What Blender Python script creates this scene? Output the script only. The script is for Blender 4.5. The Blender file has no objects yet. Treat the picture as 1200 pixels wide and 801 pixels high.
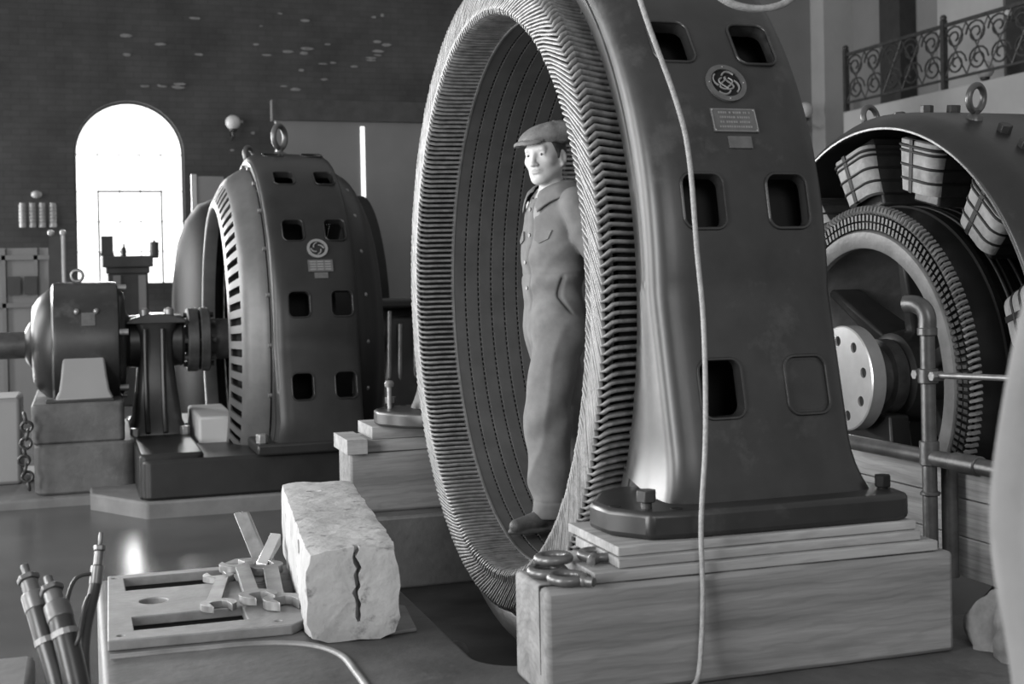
import bpy, math, random
import numpy as np
from mathutils import Vector, Matrix
PI = math.pi
random.seed(4)
SC = bpy.context.scene
COL = SC.collection

# ------------------------------------------------------------------ materials
def mat(name, g, rough=0.6, metal=0.0, var=0.25, vscale=6.0, bump=0.0, bscale=40.0, stretch=(1, 1, 1), spec=0.5,
        dust=None, emis=None, rvar=0.0, g2=None):
    """grey procedural paint: base value g, mottled by noise, optional dusty patches and bump"""
    m = bpy.data.materials.new(name)
    m.use_nodes = True
    nt = m.node_tree
    N, L = nt.nodes, nt.links
    b = N['Principled BSDF']
    b.inputs['Roughness'].default_value = rough
    b.inputs['Metallic'].default_value = metal
    b.inputs['Specular IOR Level'].default_value = spec
    tc = N.new('ShaderNodeTexCoord')
    mp = N.new('ShaderNodeMapping')
    mp.inputs['Scale'].default_value = stretch
    L.new(tc.outputs['Object'], mp.inputs['Vector'])
    n = N.new('ShaderNodeTexNoise')
    n.inputs['Scale'].default_value = vscale
    n.inputs['Detail'].default_value = 6
    n.inputs['Roughness'].default_value = 0.6
    L.new(mp.outputs['Vector'], n.inputs['Vector'])
    r = N.new('ShaderNodeValToRGB')
    lo, hi = g * (1 - var), (g2 if g2 is not None else g * (1 + var))
    r.color_ramp.elements[0].position = 0.32
    r.color_ramp.elements[1].position = 0.68
    r.color_ramp.elements[0].color = (lo, lo, lo, 1)
    r.color_ramp.elements[1].color = (hi, hi, hi, 1)
    L.new(n.outputs['Fac'], r.inputs['Fac'])
    out = r.outputs['Color']
    if dust:
        n2 = N.new('ShaderNodeTexNoise')
        n2.inputs['Scale'].default_value = dust[1]
        n2.inputs['Detail'].default_value = 8
        n2.inputs['Roughness'].default_value = 0.7
        L.new(mp.outputs['Vector'], n2.inputs['Vector'])
        r2 = N.new('ShaderNodeValToRGB')
        r2.color_ramp.elements[0].position = dust[2]
        r2.color_ramp.elements[1].position = dust[2] + 0.14
        L.new(n2.outputs['Fac'], r2.inputs['Fac'])
        mx = N.new('ShaderNodeMixRGB')
        L.new(r2.outputs['Color'], mx.inputs['Fac'])
        L.new(out, mx.inputs['Color1'])
        mx.inputs['Color2'].default_value = (dust[0],) * 3 + (1,)
        out = mx.outputs['Color']
        if rvar:
            ma = N.new('ShaderNodeMath')
            ma.operation = 'MULTIPLY_ADD'
            L.new(r2.outputs['Color'], ma.inputs[0])
            ma.inputs[1].default_value = rvar
            ma.inputs[2].default_value = rough
            L.new(ma.outputs[0], b.inputs['Roughness'])
    L.new(out, b.inputs['Base Color'])
    if bump:
        n3 = N.new('ShaderNodeTexNoise')
        n3.inputs['Scale'].default_value = bscale
        n3.inputs['Detail'].default_value = 5
        L.new(mp.outputs['Vector'], n3.inputs['Vector'])
        bp = N.new('ShaderNodeBump')
        bp.inputs['Strength'].default_value = bump
        bp.inputs['Distance'].default_value = 0.01
        L.new(n3.outputs['Fac'], bp.inputs['Height'])
        L.new(bp.outputs['Normal'], b.inputs['Normal'])
    if emis:
        b.inputs['Emission Color'].default_value = (1, 1, 1, 1)
        b.inputs['Emission Strength'].default_value = emis
    return m

def wood(name, g, axis, var=0.3, dark=None):
    """sawn timber: grain running along axis (0, 1 or 2), wavy growth lines, small cracks"""
    m = mat(name, g, 0.85, var=var, vscale=3.0, stretch=tuple(0.35 if i == axis else 5.0 for i in range(3)), bump=0.35, bscale=9.0, spec=0.2)
    nt = m.node_tree
    N, L = nt.nodes, nt.links
    b = N['Principled BSDF']
    src = b.inputs['Base Color'].links[0].from_socket
    tc = [n for n in N if n.type == 'TEX_COORD'][0]
    mp = N.new('ShaderNodeMapping')
    mp.inputs['Scale'].default_value = tuple(0.22 if i == axis else 1.0 for i in range(3))
    mp.inputs['Rotation'].default_value = (0, 0.10, 0.05)
    L.new(tc.outputs['Object'], mp.inputs['Vector'])
    w = N.new('ShaderNodeTexWave')
    w.wave_type = 'RINGS'
    w.rings_direction = 'X' if axis == 0 else 'Y'
    w.inputs['Scale'].default_value = 16.0
    w.inputs['Distortion'].default_value = 7.0
    w.inputs['Detail'].default_value = 3.0
    w.inputs['Detail Scale'].default_value = 1.3
    L.new(mp.outputs['Vector'], w.inputs['Vector'])
    r = N.new('ShaderNodeValToRGB')
    r.color_ramp.elements[0].position = 0.0
    r.color_ramp.elements[1].position = 0.35
    k = 0.80 if dark is None else dark
    r.color_ramp.elements[0].color = (k, k, k, 1)
    r.color_ramp.elements[1].color = (1, 1, 1, 1)
    L.new(w.outputs['Fac'], r.inputs['Fac'])
    mx = N.new('ShaderNodeMixRGB')
    mx.blend_type = 'MULTIPLY'
    mx.inputs['Fac'].default_value = 1.0
    L.new(src, mx.inputs['Color1'])
    L.new(r.outputs['Color'], mx.inputs['Color2'])
    L.new(mx.outputs['Color'], b.inputs['Base Color'])
    return m

def brick(name, g, g2, mortar):
    m = mat(name, g, 0.9, var=0.2, vscale=1.5, spec=0.1)
    nt = m.node_tree
    N, L = nt.nodes, nt.links
    b = N['Principled BSDF']
    src = b.inputs['Base Color'].links[0].from_socket
    tc = [n for n in N if n.type == 'TEX_COORD'][0]
    mp = N.new('ShaderNodeMapping')
    mp.inputs['Rotation'].default_value = (PI / 2, 0, 0)
    L.new(tc.outputs['Object'], mp.inputs['Vector'])
    t = N.new('ShaderNodeTexBrick')
    t.inputs['Scale'].default_value = 1.0
    t.inputs['Brick Width'].default_value = 0.24
    t.inputs['Row Height'].default_value = 0.085
    t.inputs['Mortar Size'].default_value = 0.006
    t.inputs['Color1'].default_value = (1, 1, 1, 1)
    t.inputs['Color2'].default_value = (g2 / g,) * 3 + (1,)
    t.inputs['Mortar'].default_value = (mortar / g,) * 3 + (1,)
    L.new(mp.outputs['Vector'], t.inputs['Vector'])
    mx = N.new('ShaderNodeMixRGB')
    mx.blend_type = 'MULTIPLY'
    mx.inputs['Fac'].default_value = 1.0
    L.new(src, mx.inputs['Color1'])
    L.new(t.outputs['Color'], mx.inputs['Color2'])
    L.new(mx.outputs['Color'], b.inputs['Base Color'])
    return m

M = {}
M['enamel'] = mat('black_enamel', 0.022, 0.36, var=0.3, vscale=5, dust=(0.05, 3.2, 0.56), rvar=0.14, bump=0.06, bscale=14, spec=0.55)
M['enamel_far'] = mat('dark_enamel', 0.018, 0.36, var=0.2, vscale=5, spec=0.32, bump=0.05, bscale=12)
M['iron'] = mat('dark_iron', 0.05, 0.45, 0.3, var=0.35, vscale=10, bump=0.1, bscale=60)
M['black'] = mat('black_void', 0.012, 0.6, var=0.2, spec=0.15)
M['steel'] = mat('worn_steel', 0.26, 0.38, 0.6, var=0.3, vscale=9, bump=0.1, bscale=40)
M['bright'] = mat('machined_steel', 0.55, 0.30, 0.55, var=0.08, vscale=12)
M['eye'] = mat('forged_iron', 0.13, 0.36, 0.5, var=0.3, vscale=12, bump=0.1)
M['core'] = mat('core_laminations', 0.075, 0.55, var=0.15, vscale=8, stretch=(1, 1, 1), spec=0.4)
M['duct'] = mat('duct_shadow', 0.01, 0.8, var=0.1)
M['coil'] = mat('varnished_coil_tape', 0.17, 0.42, var=0.35, vscale=22, bump=0.25, bscale=90, spec=0.6)
M['tape'] = mat('cotton_tape', 0.36, 0.7, var=0.25, vscale=18, bump=0.3, bscale=70)
M['varnish'] = mat('dark_varnish', 0.035, 0.4, var=0.3, vscale=14, bump=0.2, bscale=60)
M['cord'] = mat('black_cord', 0.015, 0.6, var=0.2)
M['shield'] = mat('painted_shield', 0.08, 0.40, var=0.2, vscale=6)
M['wood_u'] = wood('timber_grain_long', 0.20, 0, dark=0.88)
M['wood_w'] = wood('timber_grain_cross', 0.24, 1)
M['plank'] = wood('plank_pale', 0.30, 0, dark=0.86)
M['board'] = wood('pale_boarding', 0.34, 1, dark=0.88)
M['white_block'] = mat('painted_worn_block', 0.37, 0.9, var=0.18, vscale=5, dust=(0.13, 11, 0.57), bump=0.6, bscale=25, spec=0.2)
M['cast'] = mat('rough_casting', 0.075, 0.62, var=0.35, vscale=4, bump=0.25, bscale=30, dust=(0.13, 3.5, 0.57))
M['cast_pale'] = mat('filed_casting', 0.19, 0.5, 0.2, var=0.25, vscale=7, bump=0.2, bscale=35)
M['concrete'] = mat('concrete', 0.13, 0.85, var=0.25, vscale=3, bump=0.2, bscale=25)
M['floor'] = mat('oiled_floor', 0.075, 0.24, var=0.2, vscale=1.6, bump=0.06, bscale=8, spec=0.5)
M['pit'] = mat('pit_shade_black', 0.018, 0.7, var=0.5, vscale=3, spec=0.2)  # shade of the pit put into a near-black colour
M['wall'] = brick('brick_wall', 0.080, 0.070, 0.064)
M['plaster'] = mat('grey_plaster', 0.20, 0.9, var=0.1, vscale=0.8)
M['plaster_pale'] = mat('pale_plaster', 0.36, 0.9, var=0.12, vscale=0.8)
M['chip'] = mat('chipped_brick', 0.22, 0.9, var=0.3, vscale=9)
M['panel'] = mat('grey_panel', 0.165, 0.75, var=0.1, vscale=1.2)
M['panel_dark'] = mat('dark_panel', 0.03, 0.6, var=0.2)
M['header'] = mat('matt_header', 0.075, 0.95, var=0.15, spec=0.0)
M['glow'] = mat('lit_glass', 0.8, 0.5, emis=1.25)
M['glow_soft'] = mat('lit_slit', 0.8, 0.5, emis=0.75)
M['globe'] = mat('opal_glass', 0.55, 0.35, var=0.04)
M['denim'] = mat('coverall_cloth', 0.175, 0.9, var=0.14, vscale=14, bump=0.25, bscale=420, spec=0.15)
M['cap_cloth'] = mat('cap_cloth', 0.20, 0.9, var=0.2, vscale=25, bump=0.35, bscale=160, spec=0.1)
M['skin'] = mat('skin', 0.54, 0.5, var=0.06, vscale=20, spec=0.35)
M['lip'] = mat('lip', 0.40, 0.5, var=0.05)
M['hair'] = mat('hair', 0.04, 0.6, var=0.4, vscale=90, bump=0.4, bscale=200)
M['white'] = mat('eye_white', 0.34, 0.3, var=0.02)
M['pupil'] = mat('iris', 0.02, 0.25, var=0.02)
M['leather'] = mat('worn_leather', 0.085, 0.55, var=0.35, vscale=18, bump=0.2, bscale=60)
M['button'] = mat('button', 0.03, 0.4, var=0.1)
M['shirt'] = mat('shirt', 0.27, 0.8, var=0.05)
M['rope'] = mat('rope', 0.28, 0.7, var=0.2, vscale=60, bump=0.4, bscale=200)
M['canvas'] = mat('canvas', 0.15, 0.9, var=0.15, vscale=4, bump=0.15, bscale=30)
M['rag'] = mat('oily_rag', 0.14, 0.9, var=0.4, vscale=10, bump=0.3, bscale=60)
M['plate'] = mat('brass_plate', 0.13, 0.4, 0.5, var=0.15, vscale=30)
M['plate_mark'] = mat('raised_marks', 0.26, 0.4, 0.4, var=0.1)
M['porcelain'] = mat('porcelain', 0.34, 0.4, var=0.1)

# ------------------------------------------------------------------ mesh builder
XF = None      # extra placement for a whole machine set: a scale in plan and height about the hall's origin
def place(p):
    return Vector(p) if XF is None else Vector((p[0] * XF[0], p[1] * XF[0], XF[1] + p[2] * XF[0]))
class MB:
    def __init__(s):
        s.v, s.f = [], []
    def add(s, v, f):
        o = len(s.v)
        s.v += [tuple(p) for p in v]
        s.f += [tuple(i + o for i in q) for q in f]
        return s
    def box(s, a, b):
        x0, y0, z0 = a
        x1, y1, z1 = b
        return s.add([(x0, y0, z0), (x1, y0, z0), (x1, y1, z0), (x0, y1, z0), (x0, y0, z1), (x1, y0, z1), (x1, y1, z1), (x0, y1, z1)],
                     [(3, 2, 1, 0), (4, 5, 6, 7), (0, 1, 5, 4), (1, 2, 6, 5), (2, 3, 7, 6), (3, 0, 4, 7)])
    def hexa(s, lo, hi):
        """two matching quads (counter-clockwise seen from hi)"""
        return s.add(list(lo) + list(hi), [(3, 2, 1, 0), (4, 5, 6, 7), (0, 1, 5, 4), (1, 2, 6, 5), (2, 3, 7, 6), (3, 0, 4, 7)])
    def prism(s, outline, axis, a, b):
        """extrude a 2D outline along axis from a to b"""
        n = len(outline)
        def P(p, t):
            return {0: (t, p[0], p[1]), 1: (p[0], t, p[1]), 2: (p[0], p[1], t)}[axis]
        v = [P(p, a) for p in outline] + [P(p, b) for p in outline]
        f = [tuple(range(n))[::-1], tuple(range(n, 2 * n))] + [(i, (i + 1) % n, n + (i + 1) % n, n + i) for i in range(n)]
        return s.add(v, f)
    def tube(s, pts, r, segs=8, closed=False, cap=True, ry=None):
        P = [Vector(p) for p in pts]
        n = len(P)
        rs = r if isinstance(r, (list, tuple)) else [r] * n
        T = []
        for i in range(n):
            a = P[(i - 1) % n] if (closed or i > 0) else P[i]
            b = P[(i + 1) % n] if (closed or i < n - 1) else P[i]
            T.append((b - a).normalized())
        up = Vector((0, 0, 1)) if abs(T[0].z) < 0.9 else Vector((1, 0, 0))
        nrm = (up - T[0] * up.dot(T[0])).normalized()
        v, f = [], []
        for i in range(n):
            nrm = (nrm - T[i] * nrm.dot(T[i]))
            nrm = nrm.normalized() if nrm.length > 1e-6 else T[i].orthogonal().normalized()
            bi = T[i].cross(nrm)
            for k in range(segs):
                a = 2 * PI * k / segs
                v.append(P[i] + nrm * (math.cos(a) * rs[i]) + bi * (math.sin(a) * (rs[i] if ry is None else ry)))
        m = n if closed else n - 1
        for i in range(m):
            j = (i + 1) % n
            for k in range(segs):
                l = (k + 1) % segs
                f.append((i * segs + k, i * segs + l, j * segs + l, j * segs + k))
        if cap and not closed:
            f.append(tuple(range(segs))[::-1])
            f.append(tuple((n - 1) * segs + k for k in range(segs)))
        return s.add(v, f)
    def cyl(s, a, b, r, segs=24, r2=None):
        return s.tube([a, b], [r, r if r2 is None else r2], segs)
    def lathe(s, prof, c, axis=0, segs=48, a0=0.0, a1=2 * PI, closed_profile=False, caps=False):
        """profile [(along, radius)] turned about the line through c (the two other coordinates) along axis"""
        full = abs(a1 - a0 - 2 * PI) < 1e-6
        n = segs if full else segs + 1
        m = len(prof)
        v, f = [], []
        for j in range(n):
            a = a0 + (a1 - a0) * j / segs
            ca, sa = math.cos(a), math.sin(a)
            for (t, r) in prof:
                if axis == 0:
                    v.append((t, c[0] - r * ca, c[1] + r * sa))
                elif axis == 1:
                    v.append((c[0] + r * ca, t, c[1] + r * sa))
                else:
                    v.append((c[0] + r * ca, c[1] + r * sa, t))
        for j in range(segs):
            q = (j + 1) % n
            for i in range(m if closed_profile else m - 1):
                k = (i + 1) % m
                f.append((j * m + i, j * m + k, q * m + k, q * m + i))
        if caps:
            f.append(tuple(range(m)))
            f.append(tuple((n - 1) * m + i for i in range(m))[::-1])
        return s.add(v, f)
    def ball(s, c, r, segs=20, rings=12):
        rr = r if isinstance(r, (tuple, list)) else (r, r, r)
        v, f = [], []
        for i in range(rings + 1):
            t = PI * i / rings
            for k in range(segs):
                a = 2 * PI * k / segs
                v.append((c[0] + rr[0] * math.sin(t) * math.cos(a), c[1] + rr[1] * math.sin(t) * math.sin(a), c[2] + rr[2] * math.cos(t)))
        for i in range(rings):
            for k in range(segs):
                l = (k + 1) % segs
                f.append((i * segs + k, (i + 1) * segs + k, (i + 1) * segs + l, i * segs + l))
        return s.add(v, f)
    def torus(s, c, n, R, r, segs=32, rs=10):
        n = Vector(n).normalized()
        a = n.orthogonal().normalized()
        b = n.cross(a)
        c = Vector(c)
        return s.tube([c + a * (R * math.cos(2 * PI * k / segs)) + b * (R * math.sin(2 * PI * k / segs)) for k in range(segs)], r, rs, closed=True)
    def xf(s, mtx, i0=0):
        s.v[i0:] = [tuple(mtx @ Vector(p)) for p in s.v[i0:]]
        return s
    def build(s, name, m, parent=None, origin=None, smooth=None, bevel=None, bseg=2):
        o0 = Vector(origin) if origin is not None else (ORG[parent.name] if parent is not None else Vector((0, 0, 0)))
        me = bpy.data.meshes.new(name)
        if origin is not None: o0 = place(origin)
        me.from_pydata([tuple(place(p) - o0) for p in s.v], [], s.f)
        me.validate()
        fix_normals(me)
        me.materials.append(M[m] if isinstance(m, str) else m)
        o = bpy.data.objects.new(name, me)
        COL.objects.link(o)
        if parent is not None:
            o.parent = parent
            o.location = o0 - ORG[parent.name]
        else:
            o.location = o0
        ORG[o.name] = o0
        if smooth is not None:
            shade(o, smooth)
        if bevel:
            b = o.modifiers.new('bevel', 'BEVEL')
            b.width = bevel
            b.segments = bseg
            b.limit_method = 'ANGLE'
            b.angle_limit = 0.6
            if smooth is None:
                shade(o, 40)
        return o
ORG = {}

def fix_normals(me):
    import bmesh
    bm = bmesh.new()
    bm.from_mesh(me)
    bmesh.ops.recalc_face_normals(bm, faces=bm.faces)
    bm.to_mesh(me)
    bm.free()

def shade(o, ang=40):
    me = o.data
    me.polygons.foreach_set('use_smooth', [True] * len(me.polygons))
    try:
        import bmesh
        bm = bmesh.new()
        bm.from_mesh(me)
        for e in bm.edges:
            e.smooth = not (len(e.link_faces) != 2 or e.calc_face_angle(0) > math.radians(ang))
        bm.to_mesh(me)
        bm.free()
    except Exception:
        pass

def tag(o, label=None, cat=None, group=None, kind=None):
    if label: o['label'] = label
    if cat: o['category'] = cat
    if group: o['group'] = group
    if kind: o['kind'] = kind
    return o

def thing(name, loc, label, cat, group=None):
    o = bpy.data.objects.new(name, None)
    o.empty_display_size = 0.1
    COL.objects.link(o)
    o.location = place(loc)
    ORG[o.name] = place(loc)
    return tag(o, label, cat, group)

def struct(name, mb, m, **k):
    return tag(mb.build(name, m, **k), kind='structure')

def apply_mods(o):
    dg = bpy.context.evaluated_depsgraph_get()
    me = bpy.data.meshes.new_from_object(o.evaluated_get(dg), preserve_all_data_layers=True, depsgraph=dg)
    o.modifiers.clear()
    o.data = me

def hexbolt(mb, c, r, h, axis=2, flip=1, washer=True):
    """hexagon head along an axis"""
    p = [(r * math.cos(PI / 3 * k), r * math.sin(PI / 3 * k)) for k in range(6)]
    def o2(q):
        i = [k for k in range(3) if k != axis]
        return [(c[i[0]] + a, c[i[1]] + b) for a, b in q]
    mb.prism(o2(p), axis, c[axis], c[axis] + flip * h)
    return mb

def circle_pts(c, n, R, k=32, a0=0, a1=2 * PI):
    n = Vector(n).normalized()
    a = n.orthogonal().normalized()
    b = n.cross(a)
    return [Vector(c) + a * (R * math.cos(a0 + (a1 - a0) * i / k)) + b * (R * math.sin(a0 + (a1 - a0) * i / k)) for i in range(k + 1)]

# ------------------------------------------------------------------ camera
E = 1.54
F = 1548.868
TH, PT, RO = math.radians(18.195), math.radians(-0.461), math.radians(-1.128)
fw = Vector((math.sin(TH) * math.cos(PT), math.cos(TH) * math.cos(PT), math.sin(PT)))
rt = Vector((math.cos(TH), -math.sin(TH), 0))
upv = rt.cross(fw)
r2 = rt * math.cos(RO) + upv * math.sin(RO)
u2 = upv * math.cos(RO) - rt * math.sin(RO)
cd = bpy.data.cameras.new('camera')
cam = bpy.data.objects.new('camera', cd)
COL.objects.link(cam)
cam.matrix_world = Matrix(((r2.x, u2.x, -fw.x, 0), (r2.y, u2.y, -fw.y, 0), (r2.z, u2.z, -fw.z, E), (0, 0, 0, 1)))
cd.sensor_width = 36.0
cd.sensor_fit = 'HORIZONTAL'
cd.lens = F / 1200 * 36.0
cd.shift_y = -(400.5 - 333.445) / 1200
cd.clip_start = 0.05
cd.clip_end = 200
cd.dof.use_dof = True
cd.dof.focus_distance = 5.2
cd.dof.aperture_fstop = 4.0
SC.camera = cam
SC.view_settings.view_transform = 'Standard'
SC.view_settings.look = 'None'
SC.view_settings.exposure = 0.7
SC.view_settings.gamma = 1.0

W0, Z0 = 5.069, 1.469           # axis of the big stator on its timbers
RW, RZ = 5.066, 1.054           # axis of the machine on the right
MW, MZ = 10.0, 1.104            # axis of the machine set at the back

# ------------------------------------------------------------------ the hall
mb = MB()
mb.box((-6, -1, -0.15), (14, 20.3, 0))
struct('floor', mb, 'floor')

# raised machine bed in front of the pit (L-shaped, rounded inner corner)
cr = [(1.1 + 0.14 - 0.14 * math.cos(a), 3.66 + 0.14 - 0.14 * math.sin(a)) for a in [PI / 2 * k / 8 for k in range(9)]]
outl = [(0.045, 1.5), (4.6, 1.5), (4.6, 3.66)] + cr[::-1] + [(1.1, 5.30), (0.045, 5.30)]
mb = MB()
mb.prism(outl, 2, 0.0, 0.4)
bed = struct('floor_plinth', mb, 'cast', bevel=0.02, bseg=3)
mb = MB()
mb.box((1.15, 6.35, 0.0), (3.4, 7.4, 0.36))
struct('floor_ledge', mb, 'cast', bevel=0.015)

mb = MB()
mb.box((1.1, 3.66, 0.0), (3.0, 6.35, 0.004))  # thin dark sheet that paints the shade on the pit floor
struct('floor_pit_shade', mb, 'pit')
# back wall with an arched window
wx0, wx1, wsill, wspr, wr = -0.01, 1.53, 1.50, 3.40, 0.77
wc = (wx0 + wx1) / 2
H = 9.0
mb = MB()
yw = 20.0
NA = 24
arch = [(wc - wr * math.cos(PI * k / NA), wspr + wr * math.sin(PI * k / NA)) for k in range(NA + 1)]
def wq(a, b, c, d, y):
    return [(a[0], y, a[1]), (b[0], y, b[1]), (c[0], y, c[1]), (d[0], y, d[1])]
def quad(mb, q):
    mb.add(q, [(0, 1, 2, 3)])
for y in (yw, yw + 0.35):
    quad(mb, wq((-6, 0), (wx0, 0), (wx0, wspr), (-6, wspr), y))
    quad(mb, wq((wx1, 0), (12.6, 0), (12.6, wspr), (wx1, wspr), y))
    quad(mb, wq((wx0, 0), (wx1, 0), (wx1, wsill), (wx0, wsill), y))
    quad(mb, wq((-6, wspr), (wx0, wspr), (wx0, H), (-6, H), y))
    quad(mb, wq((wx1, wspr), (12.6, wspr), (12.6, H), (wx1, H), y))
    for k in range(NA):
        quad(mb, wq(arch[k], arch[k + 1], (arch[k + 1][0], H), (arch[k][0], H), y))
loop = [(wx0, wsill)] + arch + [(wx1, wsill)]
for i in range(len(loop)):
    a, b = loop[i], loop[(i + 1) % len(loop)]
    mb.add([(a[0], yw, a[1]), (b[0], yw, b[1]), (b[0], yw + 0.35, b[1]), (a[0], yw + 0.35, a[1])], [(0, 1, 2, 3)])
wall = struct('wall_back', mb, 'wall')
mb = MB()
mb.box((7.5, 19.97, 0), (12.1, 20.02, H))
struct('trim_6', mb, 'plaster')
# window: glazing bars and panes
win = bpy.data.objects.new('window_1', None)
COL.objects.link(win)
ORG['window_1'] = Vector((wc, yw + 0.2, wsill))
win.location = ORG['window_1']
tag(win, 'tall arched window glowing white in the dark brick back wall', 'window', kind='structure')
mb = MB()
fr = [(p[0], yw + 0.2, p[1]) for p in loop]
mb.tube(fr, 0.03, 6, closed=True)
for fx in (0.0, 0.21, 0.405, 0.595, 0.79):
    if fx:
        x = wx0 + (wx1 - wx0) * fx
        mb.box((x - 0.006, yw + 0.19, wsill), (x + 0.006, yw + 0.21, wspr + (0.02 if fx in (0.21, 0.79) else 0.0)))
for z in (1.98, 2.42, 2.86, wspr):
    mb.box((wx0, yw + 0.19, z - 0.006), (wx1, yw + 0.21, z + 0.006))
xa, xb = wx0 + 0.21 * (wx1 - wx0), wx0 + 0.79 * (wx1 - wx0)
for x in (xa, xb):
    mb.box((x - 0.012, yw + 0.17, wsill), (x + 0.012, yw + 0.2, 2.87))
mb.box((xa, yw + 0.17, 2.85), (xb, yw + 0.2, 2.875))
mb.build('window_frame', 'panel_dark', win)
mb = MB()
pl = [(p[0], p[1]) for p in loop]
mb.add([(p[0], yw + 0.22, p[1]) for p in pl] + [(p[0], yw + 0.235, p[1]) for p in pl],
       [tuple(range(len(pl)))[::-1], tuple(range(len(pl), 2 * len(pl)))])
mb.build('window_pane', 'glow', win)
# pale chipped bricks scattered over the wall
mb = MB()
rc = random.Random(11)
for i in range(46):
    x = rc.uniform(0.4, 4.6)
    z = 4.35 + rc.random() ** 1.2 * 1.3
    if i < 14: x, z = rc.uniform(-0.2, 4.4), rc.uniform(3.4, 4.5)
    if abs(x - wc) < 0.95 and z < 4.35: continue
    w_, h_ = rc.uniform(0.02, 0.11), rc.uniform(0.012, 0.032)
    n = 7
    ring = [(x + w_ * math.cos(2 * PI * k / n) * rc.uniform(.7, 1.1), z + h_ * math.sin(2 * PI * k / n) * rc.uniform(.7, 1.1)) for k in range(n)]
    mb.prism(ring, 1, yw - 0.012, yw + 0.02)
pat = struct('trim_1', mb, 'chip')
# right-hand wall, pilaster and gallery
mb = MB()
mb.box((12.6, 6.0, 0), (12.9, 20.3, H))
struct('wall_right', mb, 'plaster')
mb = MB()
mb.box((12.05, 19.55, 0), (12.6, 20.02, H))
struct('trim_2', mb, 'plaster_pale')
mb = MB()
mb.box((12.3, 17.75, 0), (12.62, 18.3, H))
struct('trim_3', mb, 'panel_dark')
mb = MB()
mb.box((12.52, 15.6, 4.0), (12.62, 17.1, 7.0))
struct('wall_recess', mb, 'plaster_pale')
mb = MB()
mb.box((12.40, 13.6, 3.9), (12.62, 15.4, 7.0))
struct('trim_4', mb, 'panel_dark')

bal = thing('gallery', (11.8, 15.6, 3.3), 'narrow gallery with ornate iron railing high on the right wall', 'balcony')
mb = MB()
mb.box((11.0, 12.6, 3.28), (12.6, 17.35, 3.88))
mb.build('deck', 'plaster_pale', bal, bevel=0.02)
mb = MB()
rb = random.Random(3)
def railing(mb, w0, w1):
    mb.box((11.0, w0, 4.70), (11.04, w1, 4.745))
    mb.box((11.0, w0, 3.99), (11.04, w1, 4.02))
    n = 5
    for k in range(n):
        c = w0 + (w1 - w0) * (k + 0.5) / n
        hw = (w1 - w0) / n * 0.5
        for sgn in (-1, 1):
            pts = []
            for i in range(22):
                t = i / 21 * 3.4 * PI
                r_ = hw * 0.95 * (1 - 0.75 * i / 21)
                pts.append((11.02, c + sgn * (hw * 0.05) + math.cos(t) * r_ * sgn, 4.36 + sgn * 0.17 + math.sin(t) * r_ * 0.8))
            mb.tube(pts, 0.014, 5)
        mb.tube([(11.02, c - hw, 4.02), (11.02, c + hw, 4.70)], 0.011, 5)
        mb.tube([(11.02, c + hw, 4.02), (11.02, c - hw, 4.70)], 0.011, 5)
railing(mb, 12.7, 14.9)
railing(mb, 14.95, 17.25)
mb.build('railing', 'iron', bal)
for w_ in (12.65, 14.92, 17.28):
    mb = MB()
    mb.box((10.985, w_ - 0.035, 3.88), (11.055, w_ + 0.035, 4.80))
    mb.ball((11.02, w_, 4.83), 0.045, 10, 6)
    mb.build('post', 'iron', bal)

def globe_lamp(loc, arm, label, r=0.1):
    t = thing('wall_lamp', loc, label, 'lamp', None)
    x, y, z = loc
    mb = MB()
    mb.ball((x, y, z), r, 18, 12)
    mb.build('globe', 'globe', t, smooth=80)
    mb = MB()
    ax, ay = arm
    mb.tube([(x, y, z - r * 0.9), (x, y, z - r * 1.7), (x + ax * 0.5, y + ay * 0.5, z - r * 2.1), (x + ax, y + ay, z - r * 1.2), (x + ax, y + ay, z + r * 2)], r * 0.16, 6)
    mb.lathe([(z - r * 1.25, r * 0.25), (z - r * 1.1, r * 0.5), (z - r * 0.8, r * 0.55), (z - r * 0.75, r * 0.2)], (x, y), 2, 14)
    mb.build('bracket', 'iron', t)
    return t
globe_lamp((2.205, 19.6, 3.83), (0.0, 0.42), 'round white globe lamp on the brick wall right of the arched window', 0.11)
globe_lamp((11.6, 19.45, 4.17), (0.35, 0.55), 'white globe lamp beside the pale pilaster, half hidden by the big stator', 0.14)
globe_lamp((12.0, 15.35, 4.24), (0.55, 0.0), 'white globe lamp on the gallery above the tall lifting eye', 0.125)
globe_lamp((12.2, 15.1, 4.98), (0.4, 0.0), 'smallest globe lamp, highest on the right wall above the gallery', 0.05)

# partition behind the machine set
t = thing('partition_screen', (3.6, 17.0, 0), 'large flat grey partition screen behind the far generator', 'partition')
mb = MB()
mb.box((2.45, 17.0, 0), (5.6, 17.08, 3.56))
mb.build('panel', 'panel', t)
mb = MB()
mb.box((2.40, 16.95, 3.56), (5.65, 17.12, 3.83))
mb.build('header_rail', 'header', t, bevel=0.01)
mb = MB()
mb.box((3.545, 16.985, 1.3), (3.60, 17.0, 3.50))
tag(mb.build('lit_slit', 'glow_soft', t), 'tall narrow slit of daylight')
t = thing('tall_cabinet', (1.49, 16.0, 0), 'dark tall cabinet with a bright lit edge left of the far generator', 'cabinet')
mb = MB()
mb.box((1.36, 16.0, 0), (1.68, 16.5, 2.77))
mb.build('carcass', 'panel', t, bevel=0.01)
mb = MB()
mb.box((1.30, 15.98, 0), (1.36, 16.05, 2.79))  # light along the cabinet edge, put in as a paler strip
tag(mb.build('lit_edge_strip', 'porcelain', t), 'lit edge painted as a pale strip')
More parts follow.
